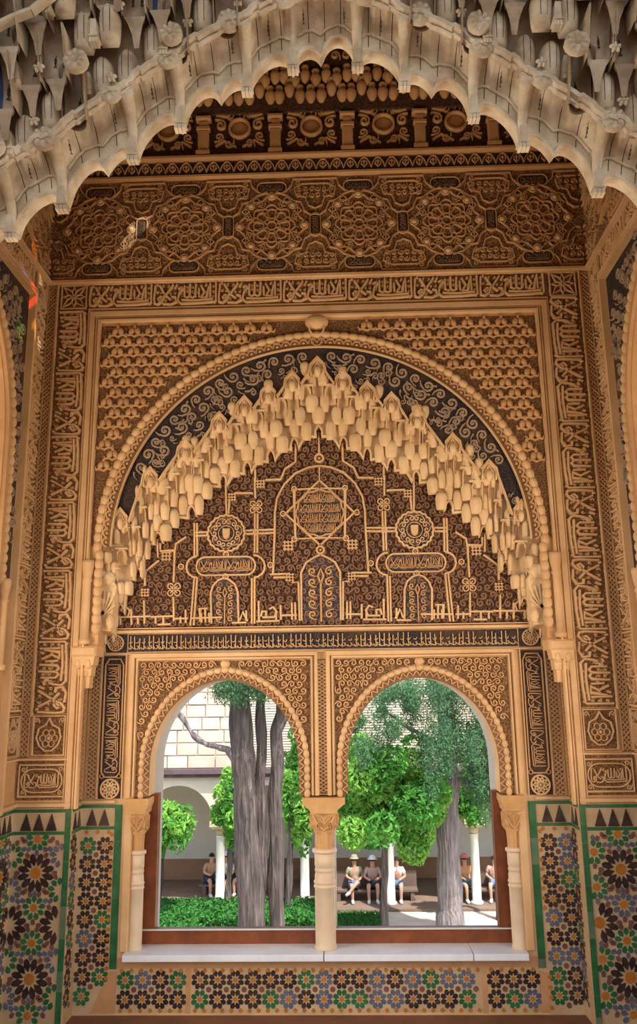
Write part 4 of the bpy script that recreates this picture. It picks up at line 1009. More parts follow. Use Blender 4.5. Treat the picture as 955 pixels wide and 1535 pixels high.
for mt in ('tile_black', 'tile_green', 'tile_blue'):
    m = M()
    for i in range(8):
        a = pi / 8 + i * pi / 4; m.prism([(x * math.cos(a) - y * math.sin(a), x * math.sin(a) + y * math.cos(a)) for x, y in petal(.0150, .0500, .0275, 0)], 0, .003, .08)
    star8[mt] = m.mesh('star_tile', mt)
oc_m = M().prism(arc(0, 0, .0135, 0, 2 * pi * 7 / 8, 7), 0, .0035, .08).mesh('center_tile', 'tile_ochre')
pu_m = M().prism(arc(0, 0, .0155, 0, 2 * pi * 7 / 8, 7), 0, .0035, .08).mesh('octagon_tile', 'tile_purple')
bd_m = M().prism([(-.013, 0), (-.005, -.011), (.005, -.011), (.013, 0), (.005, .011), (-.005, .011)], 0, .0035, .08).mesh('border_tile', 'tile_ochre')
def small_dado(d, F, u0, u1, v0, v1, ou, ov, skip=lambda u, v: False, bl=0, br=0, bt=0, bb=0):
    p = .0975; nu = int((u1 - u0) / p) + 1; nv = int((v1 - v0) / p) + 1
    for i in range(nu):
        for j in range(nv):
            u = u0 + ou + i * p; v = v1 - ov - j * p
            if u < u1 - .03 and v > v0 + .03 and not skip(u, v):
                obj('star_tile', star8[random.choice(('tile_black', 'tile_black', 'tile_black', 'tile_green', 'tile_blue'))], d, F @ tr(u, v, .002)); obj('center_tile', oc_m, d, F @ tr(u, v, .002))
            u += p / 2; v -= p / 2
            if u < u1 - .02 and v > v0 + .02 and not skip(u, v): obj('octagon_tile', pu_m, d, F @ tr(u, v, .002))
    for c, e0, e1, hor in ((bl, v0, v1, 0), (br, v0, v1, 0), (bt, u0, u1, 1), (bb, u0, u1, 1)):
        if c:
            k = int((e1 - e0) / .05)
            for i in range(k):
                q = e0 + (i + .5) * (e1 - e0) / k
                if not skip(*((q, c) if hor else (c, q))): obj('border_tile', bd_m, d, F @ (tr(q, c, .002) if hor else tr(c, q, .002, pi / 2)))
# piers of the arch wall
big_dado(wall_back, FA, -SW, -1.438, 1, -1.585, 'dado of large twelve-pointed star tiles on the left pier')
big_dado(wall_back, FA, 1.438, SW, -1, 1.60, 'dado of large twelve-pointed star tiles on the right pier')
big_dado(wall_left, FL, -.9, 0, 0, -.14, 'tile dado on the left side wall'); big_dado(wall_right, FR, 0, .9, 0, .14, 'tile dado on the right side wall')
# jambs and recess wall
for s in (-1, 1):
    F = FJL if s < 0 else FJR; u0, u1 = (0, D) if s < 0 else (-D, 0)
    d = panel('tile_dado', M().box(u0, u1, -1.1, 0, 0, .002).mesh('tile_dado', 'grout'), wall_back, F); border(d, F, u0, u1, 0); small_dado(d, F, u0, u1, -1.09, -.14, .043, .05)
    a, b = (-1.398, -1.205) if s < 0 else (1.205, 1.398)
    d = panel('tile_dado', M().box(min(a, b), max(a, b), -1.1, 0, 0, .002).mesh('tile_dado', 'grout'), wall_recess, FB, 'small eight-pointed star tiles on the %s of the window' % ('left' if s < 0 else 'right'))
    sk = (lambda u, v: v < -.93 and u > -1.27 + (v + .93) * .4) if s < 0 else (lambda u, v: v < -.60 and v > -.90 and u < 1.26 - abs(v + .75) * .3)
    border(d, FB, a, b, 0)
    small_dado(d, FB, a, b, -1.09, -.14, (.045 if s < 0 else .060), .085, sk, bl=(b - .014 if s < 0 else a + .014), bt=-.152)
    z = -.003
    gx = (-1.203, -1.163) if s < 0 else (1.163, 1.203)
    while z > -.86:
        e = max(-.87, z - random.choice((.14, .2, .17))); obj('strip_tile', M().box(gx[0], gx[1], e + .002, z, 0, .006, .001).mesh('strip_tile', 'tile_green' if random.random() < .7 else 'tile_green_pale'), d, FB @ tr(0, 0, .001)); z = e
    rp_ = M().prism([(gx[0], -.88), (gx[1], -.88), (gx[1], -1.09), ((-1.30 if s < 0 else 1.235), -1.09)] if s < 0 else [(gx[0], -.88), (1.235, -.90), (1.21, -1.09), (gx[0], -1.09)], 0, .004)
    panel('repair_patch', rp_.mesh('repair_patch', 'repair_plaster'), wall_recess, FB)
    # plaster ledge course above the tiles
    mould(wall_recess, FB, [([(min(a, b), .014), (max(a, b), .014)], .026, .022)])
segs = [(-1.16, -.775), (-.745, .855), (.875, 1.16)]
for u0, u1 in segs:
    d = panel('tile_dado', M().box(u0, u1, -1.085, -.865, 0, .003).mesh('tile_dado', 'grout'), wall_recess, FB, 'strip of small star tiles under the marble sill')
    small_dado(d, FB @ tr(0, 0, .001), u0, u1, -1.085, -.865, .05, .058, bt=-.876, bb=-1.076)
panel('sill_plaster', M().box(-1.16, 1.16, -.865, -.813, 0, .004).mesh('sill_plaster', 'repair_plaster'), wall_recess, FB)
for u in (-.76, .865): panel('repair_patch', M().box(u - .015, u + .015, -1.09, -.865, 0, .0035).mesh('repair_patch', 'repair_plaster'), wall_recess, FB)

# ================================================================== SIDE WALLS (seen at a grazing angle)
for w, F, s in ((wall_left, FL, 1), (wall_right, FR, -1)):
    uc = -.115 * s
    vbands(w, F, uc, s, -s)
    mould(w, F, [([(-.235 * s, 0), (-.235 * s, 3.04), (-2.6 * s, 3.04)], .04, .03), ([(-.27 * s, 0), (-.27 * s, 3.0), (-2.6 * s, 3.0)], .018, .04), ([(-.01 * s, .265), (-.9 * s, .265)], .016, .02), ([(0, .02), (-.9 * s, .02)], .03, .025), ([(0, 3.213), (-2.6 * s, 3.213)], .028, .03)])
    bnd = panel('inscription_band', M().box(min(-.25 * s, -2.6 * s), max(-.25 * s, -2.6 * s), 3.06, 3.195, 0, .002).mesh('inscription_band', 'ground_brown'), w, F)
    for i in range(5):
        u = (-.27 - (i + 1) * .417) if s > 0 else (.27 + i * .417); obj('inscription', ins_mesh, bnd, F @ tr(u, 3.062, .002, 0, 1, .85))
    cu = -1.42 * s
    P = [(cu + s * 1.13, 1.2)] + [(cu + s * x, z) for x, z in arc(0, 2.0, 1.04, 0, pi, 32)] + [(cu - s * 1.13, 2.0), (cu - s * 1.13, 2.985), (cu + s * 1.13, 2.985)]
    if s < 0: pass
    g = panel('scroll_spandrel', M().holes([(cu + s * 1.13, 1.2), (cu + s * 1.04, 1.2)] + P[1:], [], 0, .003).mesh('scroll_spandrel', 'ground_dark'), w, F)
    for i in range(24):
        a = -.5 + i * .085
        for rr in (1.10, 1.19, 1.28):
            x = rr * math.cos(a); z = 2.0 + rr * math.sin(a) if a > 0 else 2.0 + a * 1.04
            if x < 1.10 and z < 2.95: obj('scroll', sc1 if i % 2 else sc2, g, F @ tr(cu + s * x, z, .003, i * .8, .9))
    ar = panel('arch_molding', M().ribbon([(cu + s * .96, 1.1)] + [(cu + s * x, z) for x, z in arc(0, 2.0, .96, 0, pi, 40)], .05, .02).mesh('arch_molding', 'stucco'), w, F)
    for i in range(40):
        a = i * .055 - .75; x, z = (1.01 * math.cos(a), 2.0 + 1.01 * math.sin(a)) if a > 0 else (1.01, 2.0 + 1.01 * a)
        obj('bead', bm, ar, F @ tr(cu + s * x, z, .002, (a if a > 0 else 0) * s + pi / 2))
    c2 = obj('colonnette', col_m.mesh('colonnette', 'stucco_pale', True), w, F @ tr(cu + s * 1.03, .75, .02) @ Matrix.Rotation(-pi / 2, 4, 'X'))
    lt = panel('lattice_panel', M().box(min(0, -2.6 * s), max(0, -2.6 * s), 3.232, 3.93, 0, .002).mesh('lattice_panel', 'lattice_ground'), w, F)
    for i in range(3): obj('arabesque_knot', unit_mesh, lt, F @ tr(-s * (.2835 + i * .567), 3.581, .002)); obj('cartouche', cart_mesh, lt, F @ tr(-s * (.2835 + i * .567), 3.581 + .274, .002)); obj('cartouche', cart_mesh, lt, F @ tr(-s * (.567 + i * .567), 3.581, .002, pi / 2))

# ================================================================== ENTRANCE ARCH WITH STALACTITE FRINGE
EX, EY = .112, -2.6
arch_e = empty('entrance_arch', (EX, EY, 1.9)); tag(arch_e, 'white and cream stalactite entrance arch hanging across the top of the view', 'arch')
PEN = [(.099, 2.469), (.24, 2.396), (.443, 2.277), (.584, 2.174), (.790, 2.015), (.937, 1.927), (1.14, 1.72), (1.28, 1.52), (1.45, 1.22)]
DZ, DY = .108, .080
FE = frame((EX, EY, 0), (1, 0, 0), (0, 0, 1), (0, -1, 0))
f_niche = niche_mesh('niche', 'fringe_dust_shade', False, 12, 9, True, .07, True); f_low = niche_mesh('niche', 'fringe_dust_shade', False, 12, 9, True, .07, False)
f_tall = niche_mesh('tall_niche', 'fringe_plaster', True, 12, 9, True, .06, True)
f_melon = thumb_mesh('melon_dome', 'fringe_plaster', 0, 14)
f_melon2 = thumb_mesh('melon_dome', 'fringe_shell', 0, 14)
def surf_rib(us, w, kind):
    """dark painted lines that follow the cell's own surface"""
    m = M()
    for u in us:
        V = []; F = []; k = 10
        for j in range(k + 1):
            s = .06 + .9 * j / k
            for du in (-w, w):
                q = u + du
                if kind == 'niche':
                    zt = arch_top(q, False); c = math.sqrt(max(0, 1 - (2 * q) ** 2)); g = max(0, (s - .3) / .7); f = 1 - math.sqrt(max(0, 1 - g * g))
                    V.append((q * (1 - .0 * s), s * zt, .40 * (1 - c) + .6 * f + .02))
                else:
                    prof = [(0, .75), (.10, .86), (.30, .95), (.58, 1.0), (.74, .95), (.86, .78), (.95, .50), (1.0, .02)]
                    r = np.interp(s, [p[0] for p in prof], [p[1] for p in prof]); a = math.acos(max(-1, min(1, -2 * q)))
                    V.append((-.5 * r * math.cos(a) * 1.01, s, .76 * r * math.sin(a) + .25 * s + .02))
        for j in range(k): F.append((2 * j, 2 * j + 1, 2 * j + 3, 2 * j + 2))
        m.add(V, F)
    return m.mesh('painted_line', 'paint_black')
rib_m = surf_rib((-.16, .16), .014, 'melon')
mot = M().curl(0, .13, .05, .035, .02, 0, 1.2, 1, 10).curl(0, 0, .06, .04, .02, pi / 2, 1.2, -1, 10).ribbon([(.03, .2), (-.02, .26), (.02, .32)], .03, .02).dome(0, -.1, .04, .03, .02, 8, 2).ribbon([(-.08, -.16), (0, -.13), (.08, -.16)], .03, .02)
mot_m = mot.mesh('painted_vase', 'paint_black')
bl_m = M()
V = []
for j in range(9):
    s = .12 + .80 * j / 8
    for u in (.22, .40):
        zt = arch_top(u, True); c = math.sqrt(max(0, 1 - (2 * u) ** 2)); g = max(0, (s - .3) / .7); f = 1 - math.sqrt(max(0, 1 - g * g)); V.append((u, s * zt, .4 * (1 - c) + .6 * f + .025))
bl_m.add(V, [(2 * j, 2 * j + 1, 2 * j + 3, 2 * j + 2) for j in range(8)]); blue_m = bl_m.mesh('blue_paint', 'paint_blue')
ros = M()
for i in range(8):
    a = i * pi / 4; ros.dome(.024 * math.cos(a), .024 * math.sin(a), .013, .009, .012, 8, 2, rot=a)
ros.dome(0, 0, .011, .011, .016, 8, 3); ros.prism(arc(0, 0, .036, 0, 2 * pi * 11 / 12, 11), -.02, .002)
ros_m = ros.mesh('flower_rosette', 'fringe_shell', True)
pend = M()
for i in (-1, 0, 1):
    pend.add([(i * .34 - .15, 0, -.3), (i * .34 + .15, 0, -.3), (i * .34 + .15, 0, .4), (i * .34 - .15, 0, .4), (i * .30 - .13, .35, -.3), (i * .30 + .13, .35, -.3), (i * .30 + .13, .35, .45), (i * .30 - .13, .35, .45)], [(0, 1, 2, 3), (3, 2, 6, 7), (0, 3, 7, 4), (2, 1, 5, 6)])
pend.box(-.55, .55, .33, .42, -.4, .6, .03).add([(-.42, .42, .4), (.42, .42, .4), (.3, 1.6, .7), (-.3, 1.6, .7), (-.42, .42, -.3), (.42, .42, -.3), (.3, 1.6, -.3), (-.3, 1.6, -.3)], [(0, 1, 2, 3), (4, 0, 3, 7), (1, 5, 6, 2)])
pend_m = pend.mesh('pendant', 'fringe_shell')
flower = M()
for i in range(5): a = i * 2 * pi / 5 + .3; flower.dome(.4 * math.cos(a), .4 * math.sin(a), .32, .22, .3, 8, 2, rot=a)
flower.dome(0, 0, .2, .2, .4, 8, 2); flower_m = flower.mesh('plaster_flower', 'fringe_shell', True)
def put(name, me, s, x, z, n, w, h, d, rot=0, rib=None, mats=(), extra=()):
    o = obj(name, me, arch_e, FE @ tr(s * x, z, n, rot * s, w * s, h, d))
    if rib: obj('painted_line', rib, o, FE @ tr(s * x, z, n, rot * s, w * s, h, d))['kind'] = 'stuff'
    for me2, nm, u, v, sc, nn in extra: obj(nm, me2, o, FE @ tr(s * x, z, n, rot * s, w * s, h, d) @ tr(u, v, nn, 0, sc, sc * w / h * 1.6, 1.0))
    return o
rr_ = random.Random(3)
def loft(x0, z0, x1, z1, rise, up, fwd, name, mat, nu=28, nv=8):
    """fan vault over one opening: from the arch edge between two pendants up and forward to the moulding"""
    C0 = []; C1 = []
    for i in range(nu + 1):
        u = i / nu; e = abs(2 * u - 1)
        def lobe(c, r): q = abs(u - c) / r; return math.sqrt(1 - q * q) if q < 1 else 0
        if x1 - x0 > .17: a = max(.62 * lobe(.24, .22), lobe(.70, .27), .30 if .3 < u < .6 else 0)
        else: a = math.sqrt(max(0, 1 - min(1, e / .90) ** 2)) if e < .90 else 0
        C0.append((x0 + (x1 - x0) * u, (z0 + (z1 - z0) * u) + .028 + rise * a))
        C1.append((x0 + (x1 - x0) * u, (z0 + (z1 - z0) * u) + up + .012 * (1 - e) + (.008 if abs(e - .5) < .2 else 0)))
    V = []; F = []
    for j in range(nv + 1):
        v = j / nv * pi / 2
        for i in range(nu + 1):
            a, b = C0[i], C1[i]; e = abs(2 * i / nu - 1); rib = .012 * math.sin(v) * abs(math.sin(3 * pi * i / nu))
            V.append((a[0] + (b[0] - a[0]) * math.sin(v), a[1] + (b[1] - a[1]) * math.sin(v) + rib * .4, fwd * (1 - math.cos(v)) - rib))
    k = nu + 1
    for j in range(nv):
        for i in range(nu): F.append((j * k + i, j * k + i + 1, (j + 1) * k + i + 1, (j + 1) * k + i))
    m = M().add(V, F)
    # soffit of the opening
    V = []; 
    for i in range(nu + 1): V += [(C0[i][0], C0[i][1], 0), (C0[i][0], C0[i][1] + .004, -.05)]
    m.add(V, [(2 * i, 2 * i + 1, 2 * i + 3, 2 * i + 2) for i in range(nu)])
    lines = M()
    for i in (7, 14, 21):
        L_ = []
        for j in range(1, nv): x, z, n = V0(i, j, C0, C1, fwd, nv, nu); L_.append((x, z, n))
        vv = []
        for (x, z, n) in L_: vv += [(x - .0011, z, n + .0025), (x + .0011, z, n + .0025)]
        lines.add(vv, [(2 * q, 2 * q + 1, 2 * q + 3, 2 * q + 2) for q in range(len(L_) - 1)])
    rim = M().tube([(x, z, .004) for x, z in C0], [.0065] * (nu + 1), 6)
    ridge = M().tube([tuple(Vector(V0(i, 3, C0, C1, fwd, nv, nu)) + Vector((0, 0, .003))) for i in range(2, nu - 1)], [.0045] * (nu - 3), 6)
    dark = M().tube([tuple(Vector(V0(i, 4, C0, C1, fwd, nv, nu)) + Vector((0, 0, .001))) for i in range(2, nu - 1)], [.0014] * (nu - 3), 4)
    stem = M().tube([tuple(Vector(V0(nu, j, C0, C1, fwd, nv, nu)) + Vector((0, 0, .004))) for j in range(nv + 1)], [.014 + .012 * (j / nv) ** 2 for j in range(nv + 1)], 8)
    return m.mesh(name, mat, True), lines.mesh('painted_line', 'paint_black'), C1, [('opening_rim', rim.mesh('opening_rim', 'fringe_shell', True)), ('ridge', ridge.mesh('ridge', 'fringe_shell', True)), ('stem', stem.mesh('stem', 'fringe_shell', True))]
def V0(i, j, C0, C1, fwd, nv, nu):
    v = j / nv * pi / 2; a, b = C0[i], C1[i]; rib = .012 * math.sin(v) * abs(math.sin(3 * pi * i / nu))
    return a[0] + (b[0] - a[0]) * math.sin(v), a[1] + (b[1] - a[1]) * math.sin(v) + rib * .4, fwd * (1 - math.cos(v)) - rib
UP, FWD = .155, .125
def base(x):
    x = abs(x); P = [(0, 2.50)] + PEN
    for (a, b), (c, e) in zip(P[:-1], P[1:]):
        if x <= c: return b + (e - b) * (x - a) / (c - a)
    return P[-1][1]
for s in (-1, 1):
    for b, (px_, pz) in enumerate(PEN):
        x0, z0 = PEN[b - 1] if b else (-px_, pz)
        w = px_ - x0; xc = (x0 + px_) / 2; zc = (z0 + pz) / 2
        put('pendant', pend_m, s, px_, pz, .004, .034, .042, .04)
        if b or s > 0:
            me, li, C1, more_ = loft(x0, z0, px_, pz, (.085 if w > .17 else .07) if b else .10, UP, FWD, 'fan_shell', 'fringe_shell')
            o = obj('fan_shell', me, arch_e, FE @ tr(0, 0, 0, 0, s, 1)); obj('painted_line', li, o, FE @ tr(0, 0, 0, 0, s, 1))['kind'] = 'stuff'
            for nm_, m_ in more_: obj(nm_, m_, o, FE @ tr(0, 0, 0, 0, s, 1))
            for u_ in ((.18, .8) if w > .17 else (.5,)):
                xx, zz_, nn_ = x0 + w * u_, z0 + (pz - z0) * u_ + UP * .80, FWD * .62
                obj('painted_vase', mot_m, o, FE @ tr(s * xx, zz_, nn_, 0, .045 * s, .06, .1) @ Matrix.Rotation(.9, 4, 'X'))
            ml = M(); ml.ribbon([(x, z + .004) for x, z in C1], .022, .026); ml.ribbon([(x, z - .013) for x, z in C1], .010, .010)
            obj('molding', ml.mesh('molding', 'fringe_shell'), arch_e, FE @ tr(0, 0, FWD - .004, 0, s, 1))
        if b: put('flower_rosette', ros_m, s, x0 + w * (.12 if b % 2 else .2), z0 + (pz - z0) * .15 + UP + .012, FWD + .012, .95, .95, .9)
        for t in range(1, 9):
            n = FWD + (t - 1) * .076; lift = UP + .025 + (t - 1) * .112
            odd = t % 2
            pitch = .072; kk = 0
            xs = [q * pitch + (0 if odd else pitch / 2) for q in range(0, 21)]
            for q, x in enumerate(xs):
                if not (max(x0, 0) <= x < px_) or (x == 0 and s < 0): continue
                sel = (q * 3 + t * 2) % 5
                z = base(x) + lift + (.02 if q % 2 else -.012)
                if sel in (1, 3) or (t == 1 and q % 2):
                    put('melon_dome', f_melon if (q + t) % 2 else f_melon2, s, x, z - .01, n - .02, .062, .115, .065, 0, rib_m)
                    if t > 1: put('tall_niche', f_tall, s, x, z + .075, n + .015, .06, .11, .07)
                else:
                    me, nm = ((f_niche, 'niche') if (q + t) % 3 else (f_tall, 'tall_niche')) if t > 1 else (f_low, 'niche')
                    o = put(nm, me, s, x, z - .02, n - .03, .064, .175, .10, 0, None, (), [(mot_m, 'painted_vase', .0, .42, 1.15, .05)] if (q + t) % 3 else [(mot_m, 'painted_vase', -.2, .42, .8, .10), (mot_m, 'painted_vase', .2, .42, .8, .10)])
                    if (t * 3 + q * 5) % 6 == 0: obj('blue_paint', blue_m, o, FE @ tr(s * x, z - .02, n - .03, 0, .064 * s, .175, .10))
                if (q + t) % 3 == 0: put('plaster_flower', flower_m, s, x + pitch / 2, z - .01, n + .035, .024, .024, .035)
                elif (q + t) % 3 == 1: put('pendant', pend_m, s, x + pitch / 2, z - .03, n + .01, .026, .04, .04)
            if (b + t) % 3 == 0: put('flower_rosette', ros_m, s, px_ - (.0 if odd else w * .5), base(px_) + lift + .015, n + .05, .95, .95, .9)
            if t % 3 == 0:
                P3 = [(x0 + w * q, base(x0 + w * q) + lift + .010 * math.sin(pi * q)) for q in np.linspace(0, 1, 7)]
                ml = M(); ml.ribbon(P3, .018, .022); obj('molding', ml.mesh('molding', 'fringe_shell'), arch_e, FE @ tr(0, 0, n + .03, 0, s, 1))
        core = M()
        V = []; k = 6
        for q in range(k + 1):
            x = x0 + w * q / k; zz = base(x)
            V += [(x, zz + UP + .035, FWD - .035), (x, zz + UP + .10, FWD - .03), (x, zz + UP + .90, FWD + 6 * .088 - .09), (x, 3.45, FWD + 6 * .088 - .09), (x, 3.45, -.12), (x, zz + UP + .02, -.06)]
        F = [(q * 6 + a, (q + 1) * 6 + a, (q + 1) * 6 + a + 1, q * 6 + a + 1) for q in range(k) for a in range(5)] + [(q * 6 + 5, (q + 1) * 6 + 5, (q + 1) * 6, q * 6) for q in range(k)]
        core.add(V, F)
        if b or s > 0: obj('core', core.mesh('core', 'fringe_dust_shade'), arch_e, FE @ tr(0, 0, 0, 0, s, 1))
obj('core', M().box(-SW - EX, SW - EX, 3.4, 5.2, -.2, .6).mesh('core', 'hall_plaster'), arch_e, FE)
obj('pier', M().box(-SW - EX, -1.42, -1.1, 3.4, -.2, .3).mesh('pier', 'hall_plaster'), arch_e, FE); obj('pier', M().box(1.42, SW - EX, -1.1, 3.4, -.2, .3).mesh('pier', 'hall_plaster'), arch_e, FE)

# ================================================================== GARDEN
GZ = -4.95
def leafmat(name, c1, c2, tl):
    m = bpy.data.materials.new(name); m.use_nodes = True; MATS[name] = m; t = m.node_tree; t.nodes.clear()
    o = t.nodes.new('ShaderNodeOutputMaterial'); mx = t.nodes.new('ShaderNodeMixShader'); mx.inputs[0].default_value = tl
    d = t.nodes.new('ShaderNodeBsdfDiffuse'); tr_ = t.nodes.new('ShaderNodeBsdfTranslucent'); n = noise(t, 16, 3)
    c = mixc(t, ramp(t, n.outputs[0], .35, .65), c1, c2)
    t.links.new(c, d.inputs[0]); t.links.new(c, tr_.inputs[0]); t.links.new(d.outputs[0], mx.inputs[1]); t.links.new(tr_.outputs[0], mx.inputs[2]); t.links.new(mx.outputs[0], o.inputs[0])
leafmat('orange_leaf', (.16, .42, .05), (.36, .62, .16), .4); leafmat('orange_leaf_dark', (.06, .24, .04), (.14, .38, .08), .35)
leafmat('cypress_leaf', (.07, .19, .09), (.15, .30, .14), .3); leafmat('hedge_leaf', (.04, .16, .035), (.08, .25, .06), .25)
def leaves(pts, size, nrm_up=.5, asp=.45, droop=0):
    """one bent two-quad leaf per point"""
    n = len(pts); d = rng.normal(size=(n, 3)); d[:, 2] -= droop; d /= np.linalg.norm(d, axis=1)[:, None]
    u = rng.normal(size=(n, 3)); u[:, 2] += nrm_up; w = np.cross(d, u); w /= np.linalg.norm(w, axis=1)[:, None] + 1e-9
    nn = np.cross(w, d); s = size * rng.uniform(.7, 1.3, (n, 1))
    a = pts - d * s * .5; b = pts + w * s * asp * .5 + nn * s * .06; c = pts + d * s * .5; e = pts - w * s * asp * .5 + nn * s * .06
    V = np.stack([a, b, c, e], 1).reshape(-1, 3); F = np.arange(4 * n).reshape(n, 4)
    return V, F
def npmesh(name, V, F, mat):
    me = bpy.data.meshes.new(name); k = len(F)
    me.vertices.add(len(V)); me.vertices.foreach_set('co', np.ascontiguousarray(V, dtype=np.float32).ravel())
    me.loops.add(k * 4); me.loops.foreach_set('vertex_index', F.astype(np.int32).ravel())
    me.polygons.add(k); me.polygons.foreach_set('loop_start', np.arange(0, 4 * k, 4, dtype=np.int32)); me.polygons.foreach_set('loop_total', np.full(k, 4, dtype=np.int32))
    me.materials.append(MATS[mat]); me.update(calc_edges=True); return me
def blob(c, r, n, lumps=26):
    L = rng.normal(size=(lumps, 3)); L /= np.linalg.norm(L, axis=1)[:, None]; L *= rng.uniform(.3, .95, (lumps, 1))
    k = rng.integers(0, lumps, n); p = rng.normal(size=(n, 3)); p /= np.linalg.norm(p, axis=1)[:, None]
    p = L[k] + p * (rng.uniform(.5, 1, (n, 1)) ** .4) * .27
    return np.array(c) + p * np.array(r)
def stuffleaf(name, V, F, mat, parent):
    o = obj(name, npmesh(name, V, F, mat), parent); o['kind'] = 'stuff'; return o
# ground
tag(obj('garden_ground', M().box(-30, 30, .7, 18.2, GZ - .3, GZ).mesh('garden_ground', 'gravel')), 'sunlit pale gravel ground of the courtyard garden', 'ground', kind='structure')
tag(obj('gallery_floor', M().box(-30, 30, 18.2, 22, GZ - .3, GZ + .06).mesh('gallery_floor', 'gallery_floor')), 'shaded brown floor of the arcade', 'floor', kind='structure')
# arcade
arcade = empty('arcade', (0, 18.5, GZ)); tag(arcade, 'pale plaster arcade with round arches across the garden', 'building')
SPC = 2.29; CX = [-3.34 + SPC * k for k in range(-3, 7)]
holes_ = []
for k in range(len(CX) - 1):
    c = (CX[k] + CX[k + 1]) / 2; hw = SPC / 2 - .26; holes_.append([(c - hw, GZ + .06)] + [(c - hw, -2.74)] + arc(c, -2.74, hw, pi, 0, 16)[1:-1] + [(c + hw, -2.74), (c + hw, GZ + .06)])
FG = frame((0, 18.5, 0), (1, 0, 0), (0, 0, 1), (0, -1, 0))
top_out = [(CX[0], -2.74)]
for k in range(len(CX) - 1):
    c = (CX[k] + CX[k + 1]) / 2; hw = SPC / 2 - .20; top_out += [(c - hw, -2.74)] + arc(c, -2.74, hw, pi, 0, 18)[1:-1] + [(c + hw, -2.74)]
top_out += [(CX[-1], -2.74), (CX[-1], -1.58), (CX[0], -1.58)]
obj('arch_wall', M().holes(top_out, [], -.5, 0).mesh('arch_wall', 'garden_wall'), arcade, FG)
obj('eave', M().box(CX[0], CX[-1], -1.58, -1.48, -.5, .12).box(CX[0], CX[-1], -1.48, -1.35, -.5, .22).mesh('eave', 'eave'), arcade, FG)
uw = obj('upper_wall', M().box(CX[0], CX[-1], -1.35, 4.2, -.5, -.05).mesh('upper_wall', 'garden_wall'), arcade, FG)
sb = {}
for row in range(11):
    z = -1.35 + row * .34; x = -6.5 + (.35 if row % 2 else 0)
    while x < -2.9:
        L_ = random.uniform(.45, .8); mt = random.choice(('stone_pink', 'stone_pink', 'stone_pale')); obj('stone_block', M().box(x, x + L_ - .03, z + .015, z + .325, -.05, random.uniform(-.01, .02), .01).mesh('stone_block', mt), uw, FG); x += L_
    for k in range(5):
        z2 = z + .01 + k * .068; obj('brick_course', M().box(-2.85, 8.5, z2, z2 + .05, -.05, .0, .008).mesh('brick_course', 'stone_pale'), uw, FG)
obj('ceiling_slab', M().box(CX[0], CX[-1], -1.75, -1.55, -3.4, -.5).mesh('ceiling_slab', 'cedar'), arcade, FG)
obj('back_wall', M().box(CX[0], CX[-1], GZ, -1.5, -3.6, -3.4).mesh('back_wall', 'gallery_back'), arcade, FG)
obj('dado', M().box(CX[0], CX[-1], GZ + .06, -4.35, -3.4, -3.37).box(CX[0], CX[-1], -4.35, -4.30, -3.4, -3.36).mesh('dado', 'ochre_dado'), arcade, FG)
for x in CX:
    c = obj('column', M().lathe([(.17, 0), (.17, .06), (.125, .10), (.12, .9), (.115, 1.72), (.13, 1.74), (.13, 1.77)], 16).mesh('column', 'gallery_marble', True), arcade, Matrix.Translation((x, 18.72, GZ + .06)))
    obj('capital', M().lathe([(.115, 1.77), (.13, 1.86), (.17, 1.97)], 12).mesh('capital', 'gallery_capital', True), c, Matrix.Translation((x, 18.72, GZ + .06)))
    obj('abacus', M().box(-.24, .24, 1.96, 2.02, -.24, .24).box(-.27, .27, 2.02, 2.16, -.27, .27).add([], []).mesh('abacus', 'gallery_capital'), c, Matrix.Translation((x, 18.72, GZ + .06)) @ frame((0, 0, 0), (1, 0, 0), (0, 0, 1), (0, -1, 0)))
# hedges, lawn
def hedge(x0, x1, y0, y1, h, label, n):
    t = empty('box_hedge', ((x0 + x1) / 2, (y0 + y1) / 2, GZ)); tag(t, label, 'hedge', 'clipped box hedges')
    obj('hedge_core', M().box(x0 + .05, x1 - .05, y0 + .05, y1 - .05, GZ, GZ + h - .05).mesh('hedge_core', 'hedge_leaf'), t)
    p = rng.uniform(0, 1, (n, 3)); f = rng.integers(0, 3, n); q = np.array([x0, y0, GZ]) + p * np.array([x1 - x0, y1 - y0, h])
    q[f == 0, 2] = GZ + h; q[f == 1, 1] = y0; q[f == 2, 1] = y1; q += rng.normal(size=q.shape) * .03
    V, F = leaves(q, .11); stuffleaf('hedge_leaves', V, F, 'hedge_leaf', t)
hedge(-6, -.35, 15.2, 16.9, .62, 'long clipped green box hedge in front of the seated pair', 26000)
hedge(-6, -3.1, 12.9, 13.9, .85, 'small low hedge corner at the bottom left of the left window', 9000)
t = empty('lawn', (0, 16.5, GZ)); tag(t, 'shaded patch of grass left of the bright gravel', 'lawn'); 
obj('turf', M().box(-.2, 1.0, 14, 17.8, GZ, GZ + .03).mesh('turf', 'lawn'), t)
q = rng.uniform(0, 1, (9000, 3)) * np.array([1.2, 3.8, .10]) + np.array([-.2, 14, GZ + .03]); V, F = leaves(q, .12, .1, .25); stuffleaf('grass_blades', V, F, 'hedge_leaf', t)
